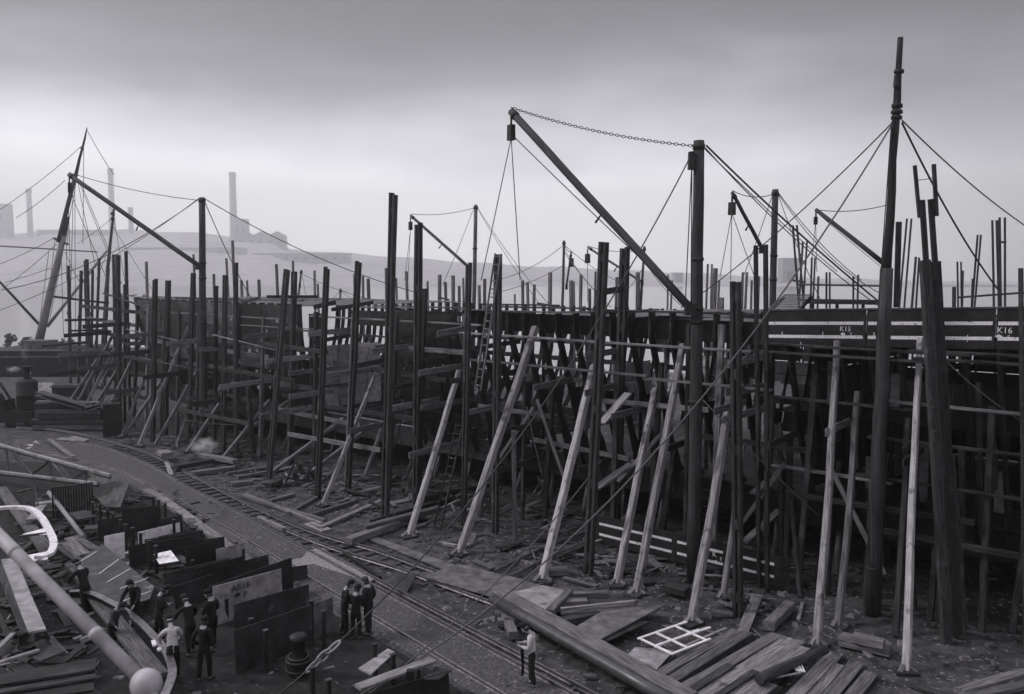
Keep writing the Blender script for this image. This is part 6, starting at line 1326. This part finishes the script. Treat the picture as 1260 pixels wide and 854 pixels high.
# rope drum / bollard
bl = thing('coiled_bollard', 'dark iron bollard wound with rope coils in front of the rack', 'bollard', G(368, 832))
p = G(368, 832); lathe('post', p, [(.34, 0), (.34, .06), (.2, .1), (.19, 1.0), (.24, 1.04), (.24, 1.15), (.15, 1.2)], 'iron', bl, 18)
for k_ in range(6):
    z = .14 + k_ * .085; tube('coil', [p + Vector((math.cos(a_) * (.30 + .03 * math.sin(k_ * 2.1)), math.sin(a_) * (.30 + .03 * math.sin(k_ * 2.1)), z + .02 * math.sin(a_))) for a_ in [j * math.pi / 10 for j in range(21)]], .05, 'iron', bl, 6)
# handrail close to the camera
hr = thing('handrail', 'pale iron handrail tube with a ball joint crossing the lower left corner', 'handrail', AT(180, 843, 3.0))
h0, h1 = AT(-90, 570, 3.5), AT(180, 842, 2.9)
dr = (h1 - h0).normalized(); tube('tube', [h0, h1], .0235, 'pipe', hr, 18)
for f in (.44, .80): q = h0.lerp(h1, f); tube('weld_ring', [q - dr * .012, q, q + dr * .012], [.024, .0256, .024], 'pipe', hr, 18)
vs_, fs = ring_tube([h1 + dr * (.053 * -math.cos(math.pi * k_ / 10)) for k_ in range(11)], [max(.004, .053 * math.sin(math.pi * k_ / 10)) for k_ in range(11)], 20)
link('ball_joint', pydata([v - h1 for v in vs_], fs, True), 'pipe', hr, h1)
tube('tube', [h1, AT(206, 905, 2.8)], .0225, 'pipe', hr, 18); tube('stanchion', [h1 + Vector((0, .02, -.03)), h1 + Vector((0, .1, -1.1))], .03, 'pipe', hr, 14)
# smoke and steam
def puff(label, c, r, dens):
    bm = bmesh.new(); bmesh.ops.create_icosphere(bm, subdivisions=2, radius=1.0)
    for v in bm.verts: v.co = Vector((v.co.x * r[0], v.co.y * r[1], v.co.z * r[2])) * random.uniform(.8, 1.15)
    me = bpy.data.meshes.new('m'); bm.to_mesh(me); bm.free()
    m = bpy.data.materials.new('steam'); m.use_nodes = True; t = m.node_tree; t.nodes.clear()
    o_ = t.nodes.new('ShaderNodeOutputMaterial'); pv = t.nodes.new('ShaderNodeVolumePrincipled'); tc_ = t.nodes.new('ShaderNodeTexCoord'); nz_ = t.nodes.new('ShaderNodeTexNoise'); ln = t.nodes.new('ShaderNodeVectorMath'); ln.operation = 'LENGTH'
    mp_ = t.nodes.new('ShaderNodeMapping'); mp_.inputs['Scale'].default_value = (1 / r[0], 1 / r[1], 1 / r[2]); nz_.inputs['Scale'].default_value = 2.2
    mr = t.nodes.new('ShaderNodeMapRange'); mr.inputs['From Min'].default_value = .8; mr.inputs['From Max'].default_value = .0; mr.inputs['To Max'].default_value = dens
    ml = t.nodes.new('ShaderNodeMath'); ml.operation = 'MULTIPLY'
    k_ = t.links.new; k_(tc_.outputs['Object'], mp_.inputs[0]); k_(mp_.outputs[0], ln.inputs[0]); k_(ln.outputs['Value'], mr.inputs['Value']); k_(mp_.outputs[0], nz_.inputs['Vector']); k_(mr.outputs[0], ml.inputs[0]); k_(nz_.outputs['Fac'], ml.inputs[1])
    pw = t.nodes.new('ShaderNodeMapRange'); pw.inputs['From Min'].default_value = .42; pw.inputs['From Max'].default_value = .7; k_(nz_.outputs['Fac'], pw.inputs['Value']); k_(pw.outputs[0], ml.inputs[1]); k_(ml.outputs[0], pv.inputs['Density']); pv.inputs['Color'].default_value = (.95, .95, .96, 1); k_(pv.outputs[0], o_.inputs['Volume'])
    me.materials.append(m); o = bpy.data.objects.new(label, me); col.objects.link(o); o.location = c; tag(o, kind='stuff')
puff('smoke', G(250, 566) + Vector((0, 0, .9)), (1.3, .8, .8), 4)
puff('steam', AT(16, 454, Yc + 1), (.8, .6, .35), 3); puff('steam', AT(30, 432, Yc + 1), (.5, .5, 1.2), .8)

# ------------------------------------------------------------------ people
def skinned(verts, edges, radii, root=0, levels=1):
    me = bpy.data.meshes.new('m'); me.from_pydata([tuple(v) for v in verts], edges, []); me.update()
    o = bpy.data.objects.new('t', me); col.objects.link(o)
    o.modifiers.new('skin', 'SKIN'); sk = me.skin_vertices[0].data
    for i, r_ in enumerate(radii):
        rx, ry = r_ if hasattr(r_, '__len__') else (r_, r_); sk[i].radius = (rx, ry); sk[i].use_root = (i == root)
    sb = o.modifiers.new('sub', 'SUBSURF'); sb.levels = levels; sb.render_levels = levels
    dg = bpy.context.evaluated_depsgraph_get(); dg.update(); r = bpy.data.meshes.new_from_object(o.evaluated_get(dg))
    bpy.data.objects.remove(o); r.materials.clear()
    for p in r.polygons: p.use_smooth = True
    return r
def person(label, foot, head_deg, h=1.72, arms=None, lean=0.0, stride=0.0, jacket='cloth', trousers='cloth', waistcoat=False, cap='cloth', head_down=0.15, bend_side=0.0, group=None):
    """foot: place between the feet; head_deg: facing, 0 = away from the camera, +90 = to the left"""
    k = h / 1.72; t = thing('person', label, 'person', foot, group)
    q = Quaternion((0, 0, 1), R(head_deg))
    def tr_(p): return Vector(p) * k
    lz = lambda z: Vector((bend_side * max(0, z - .92), lean * max(0, z - .92), -.12 * abs(lean) * max(0, z - .92)))
    J = {'pel': Vector((0, 0, .93)), 'wst': Vector((0, .0, 1.08)), 'chs': Vector((0, .01, 1.28)), 'nkb': Vector((0, -.01, 1.43)), 'nk': Vector((0, .01, 1.50)), 'hd': Vector((0, .03, 1.585)), 'hd2': Vector((0, .03, 1.66)), 'ct': Vector((0, .02, 1.685))}
    for n in J: J[n] = J[n] + lz(J[n].z)
    fwd = Vector((0, 1, 0)); hdv = J['hd'] + fwd * (head_down * .12); J['hd'] = hdv; J['hd2'] = J['hd2'] + fwd * head_down * .2; J['ct'] = J['ct'] + fwd * head_down * .22
    for sg, n in ((-1, 'l'), (1, 'r')):
        J['sh' + n] = Vector((sg * .185, 0, 1.40)) + lz(1.40)
        el, wr = (arms or {}).get(n, ((sg * .26, -.03, 1.13), (sg * .24, .08, .88)))
        J['el' + n] = Vector((el[0], el[1], el[2])) + lz(el[2]); J['wr' + n] = Vector((wr[0], wr[1], wr[2])) + lz(max(wr[2], .92))
        J['hp' + n] = Vector((sg * .095, 0, .88)); st_ = stride * sg
        J['kn' + n] = Vector((sg * .11, .03 + st_ * .55, .50)); J['an' + n] = Vector((sg * .115, -.02 + st_, .09 + (.03 if st_ < -.1 else 0))); J['to' + n] = Vector((sg * .14, .14 + st_, .035))
    def build(seq, rad, extra=None, root='pel', levels=1):
        names, edges = [], []
        for ch in seq:
            for a, b in zip(ch, ch[1:]):
                for n in (a, b):
                    if n not in names: names.append(n)
                edges.append((names.index(a), names.index(b)))
        vs_ = [tr_(J[n]) for n in names]; rs = []
        for n in names:
            r_ = rad.get(n, rad.get(n[:-1], .05)); rs.append((r_[0] * k, r_[1] * k) if hasattr(r_, '__len__') else r_ * k)
        return skinned(vs_, edges, rs, names.index(root), levels)
    # hands: palm and five fingers each, curled
    fing = []
    for sg, n in ((-1, 'l'), (1, 'r')):
        w_, e_ = J['wr' + n], J['el' + n]; d = (w_ - e_).normalized(); sd = Vector((0, 1, 0)); sd = (sd - d * sd.dot(d)); sd = sd.normalized() if sd.length > .1 else Vector((1, 0, 0)); cu = d.cross(sd) * (-sg)
        J['pm' + n] = w_ + d * .05; J['pk' + n] = w_ + d * .09
        for i, ln in enumerate((.075, .085, .078, .06)):
            o_ = sd * (.03 - .02 * i); J['f%da%s' % (i, n)] = w_ + d * .10 + o_; J['f%db%s' % (i, n)] = w_ + d * (.10 + ln * .55) + o_ + cu * .018; J['f%dc%s' % (i, n)] = w_ + d * (.10 + ln * .8) + o_ + cu * .05
            fing.append(['pk' + n, 'f%da%s' % (i, n), 'f%db%s' % (i, n), 'f%dc%s' % (i, n)])
        J['f4a' + n] = w_ + d * .05 + sd * .042; J['f4b' + n] = w_ + d * .085 + sd * .06 + cu * .02; fing.append(['pm' + n, 'f4a' + n, 'f4b' + n])
    J['nose'] = J['hd'] + Vector((0, .115, -.0)); J['chin'] = J['hd'] + Vector((0, .085, -.085))
    for sg, n in ((-1, 'l'), (1, 'r')): J['ear' + n] = J['hd'] + Vector((sg * .088, -.005, .0))
    body = [['pel', 'wst', 'chs', 'nkb', 'nk', 'hd', 'hd2', 'ct'], ['hd', 'nose'], ['hd', 'chin'], ['hd', 'earl'], ['hd', 'earr']] + fing
    for n in 'lr': body += [['nkb', 'sh' + n, 'el' + n, 'wr' + n, 'pm' + n, 'pk' + n], ['pel', 'hp' + n, 'kn' + n, 'an' + n, 'to' + n]]
    rad = {'pel': (.13, .10), 'wst': (.125, .095), 'chs': (.15, .10), 'nkb': (.10, .08), 'nk': .055, 'hd': (.078, .095), 'hd2': (.078, .095), 'ct': .035, 'nose': .016, 'chin': .030, 'ear': .014, 'sh': .062, 'el': .043, 'wr': .03, 'pm': (.036, .022), 'pk': (.038, .02), 'hp': .085, 'kn': .055, 'an': .034, 'to': .02}
    for i in range(5):
        for c in 'abc': rad['f%d%s' % (i, c)] = .0095
    link('body', build(body, rad), 'skin', t, foot, q)
    jr = {'pel': (.155, .125), 'wst': (.145, .118), 'chs': (.172, .125), 'nkb': (.10, .085), 'sh': .082, 'el': .062, 'wr': .046, 'hp': .11, 'hem_': .118}
    J['hem_l'] = J['hpl'] - Vector((.005, 0, .06)); J['hem_r'] = J['hpr'] - Vector((-.005, 0, .06))
    arm_m = 'shirt' if waistcoat else jacket
    link('jacket' if arm_m == jacket else 'shirt', build([['pel', 'wst', 'chs', 'nkb'], ['nkb', 'shl', 'ell', 'wrl'], ['nkb', 'shr', 'elr', 'wrr'], ['pel', 'hem_l'], ['pel', 'hem_r']], jr), arm_m, t, foot, q)
    if waistcoat: link('waistcoat', build([['pel', 'wst', 'chs', 'nkb']], {'pel': (.158, .13), 'wst': (.152, .124), 'chs': (.178, .131), 'nkb': (.112, .09)}), jacket, t, foot, q)
    link('trousers', build([['wst', 'pel'], ['pel', 'hpl', 'knl', 'anl'], ['pel', 'hpr', 'knr', 'anr']], {'wst': (.14, .112), 'pel': (.15, .12), 'hp': .105, 'kn': .082, 'an': .068}), trousers, t, foot, q)
    for n in 'lr': 
        a_ = tr_(J['an' + n]); b_ = tr_(J['to' + n]); vs_, fs = ring_tube([a_ + Vector((0, -.06, -.05)) , a_ + Vector((0, 0, -.04)), b_ + Vector((0, -.05, .005)), b_ + Vector((0, .04, 0))], [.03, .052, .046, .022], 8)
        link('boot', pydata(vs_, fs, True), 'paint_black', t, foot, q)
    hc = tr_(J['hd2']) + Vector((0, 0, 0))
    vs_, fs = ring_tube([hc + Vector((0, -.012, z)) for z in (-.035, -.01, .03, .065, .095, .108)], [.092, .106, .112, .104, .07, .02], 12); link('hair' if not cap else 'cap', pydata(vs_, fs, True), cap or 'hair', t, foot, q)
    if cap:
        c_ = hc + Vector((0, .09, -.005)); link('cap_peak', pydata([c_ + Vector((-.07, -.02, .01)), c_ + Vector((.07, -.02, .01)), c_ + Vector((.055, .055, -.012)), c_ + Vector((-.055, .055, -.012)), c_ + Vector((-.07, -.02, .022)), c_ + Vector((.07, -.02, .022)), c_ + Vector((.055, .055, 0)), c_ + Vector((-.055, .055, 0))], [(3, 2, 1, 0), (4, 5, 6, 7), (0, 1, 5, 4), (1, 2, 6, 5), (2, 3, 7, 6), (3, 0, 4, 7)]), cap, t, foot, q)
    vs_, fs = ring_tube([tr_(J['hd']) + Vector((0, -.028, -.055)), tr_(J['hd']) + Vector((0, -.026, -.01)), tr_(J['hd']) + Vector((0, -.02, .06))], [.07, .094, .098], 12); link('hair', pydata(vs_, fs, True), 'hair', t, foot, q)
    ev, ef = [], []
    for sg in (-1, 1):
        for (dx, dz) in ((-.011, 0), (0, -.007), (.011, 0), (0, .007)): ev.append(tr_(J['hd']) + Vector((sg * .033 + dx, .094, .035 + dz)))
        n0 = len(ev) - 4; ef.append((n0, n0 + 1, n0 + 2, n0 + 3))
    link('eye', pydata(ev, ef), 'hair', t, foot, q)
    return t, J, q, k
POCK = {'l': ((-.29, -.05, 1.14), (-.20, .10, .95)), 'r': ((.29, -.05, 1.14), (.20, .10, .95))}
FOLD = {'l': ((-.27, .04, 1.14), (-.06, .24, 1.14)), 'r': ((.27, .04, 1.14), (.06, .24, 1.12))}
person('man in a dark long coat and cap, left of the three standing talking', G(424, 783), -75, 1.74, POCK, .12, .05, head_down=.6)
person('shortest of the three talking men, seen from behind in a dark jacket', G(438, 787), -20, 1.64, FOLD, .06, .04, head_down=.5)
person('man in a dark suit and pale cap, right of the three standing talking', G(454, 781), 65, 1.78, POCK, .03, .06, cap='cloth_grey', head_down=.4)
tW, J, q, k = person('man in white shirt sleeves standing alone by the rails holding a dark cloth', G(655, 845), 78, 1.72, {'l': ((-.26, .03, 1.14), (-.08, .27, 1.12)), 'r': ((.26, .04, 1.13), (.10, .28, 1.16))}, .07, .06, jacket='shirt', head_down=1.0)
def held(name, pts, mat, label, cat): return None
c = G(655, 845) + q @ (Vector((0, .30, .98)) ); bx = thing('dark_cloth', 'long dark cloth hanging from the hands of the man in white shirt sleeves', 'cloth', c)
vs_, fs = [], []
for i in range(9):
    f = i / 8
    for j in range(5): vs_.append(q @ Vector((-.11 + .055 * j, .015 * math.sin(j * 2.1 + i) - .03 * f, .14 - .8 * f)))
for i in range(8):
    for j in range(4): fs.append((i * 5 + j, i * 5 + j + 1, (i + 1) * 5 + j + 1, (i + 1) * 5 + j))
me = pydata(vs_, fs, True); ob = link('fold', me, 'cloth', bx, c); md = ob.modifiers.new('thick', 'SOLIDIFY'); md.thickness = .03
RE = {'l': ((-.30, .22, 1.20), (-.26, .46, 1.0)), 'r': ((.28, .20, 1.16), (.24, .44, .98))}
person('man in a white shirt leaning over the curved iron bar, back to us', G(214, 838), 30, 1.7, RE, .35, .1, jacket='shirt', head_down=1.0, trousers='cloth')
person('dark clad man standing back to us in front of the pale lettered plate', G(252, 838), -8, 1.75, POCK, .02, .08, head_down=.3)
person('tall blurred dark man behind the one standing with his back to us', G(262, 800), 60, 1.78, FOLD, .05, .1, head_down=.5)
person('dark man stooping between the tilted sheets and the group at the racks', G(235, 806), 40, 1.7, RE, .3, .15, head_down=.8)
person('dark man at the left of the group by the racks, half hidden', G(196, 790), -60, 1.7, FOLD, .15, .1, head_down=.6)
person('man in dark jacket standing behind the curved bar beside the sloping sheets', G(168, 776), 170, 1.7, RE, .2, .08, head_down=.6)
person('broad dark man bending over the sloping sheets at the left', G(106, 755), 60, 1.75, RE, .35, .12, head_down=.8)
person('man in a pale jacket crouched over the plank inside the curved bar', G(140, 800), -120, 1.55, RE, .5, .15, jacket='cloth_grey', head_down=.9)
person('man in a dull shirt working in the shadow under the hull between two shores', G(672, 628), 120, 1.7, RE, .3, .1, jacket='cloth_grey', head_down=.8, cap=None)

# ------------------------------------------------------------------ the hazy air over river and yard
bm = bmesh.new(); bmesh.ops.create_cube(bm, size=1)
for v in bm.verts: v.co = Vector((v.co.x * 5200, (v.co.y + .5) * 2850 - 130, (v.co.z + .5) * 262 - 5))
me = bpy.data.meshes.new('haze'); bm.to_mesh(me); bm.free()
hm = bpy.data.materials.new('haze'); hm.use_nodes = True; t = hm.node_tree; t.nodes.clear()
o_ = t.nodes.new('ShaderNodeOutputMaterial'); pv = t.nodes.new('ShaderNodeVolumePrincipled')
pv.inputs['Color'].default_value = (.97, .965, .985, 1); pv.inputs['Density'].default_value = .00066; pv.inputs['Anisotropy'].default_value = .72
t.links.new(pv.outputs[0], o_.inputs['Volume']); me.materials.append(hm)
hz = bpy.data.objects.new('haze', me); col.objects.link(hz); tag(hz, kind='stuff')
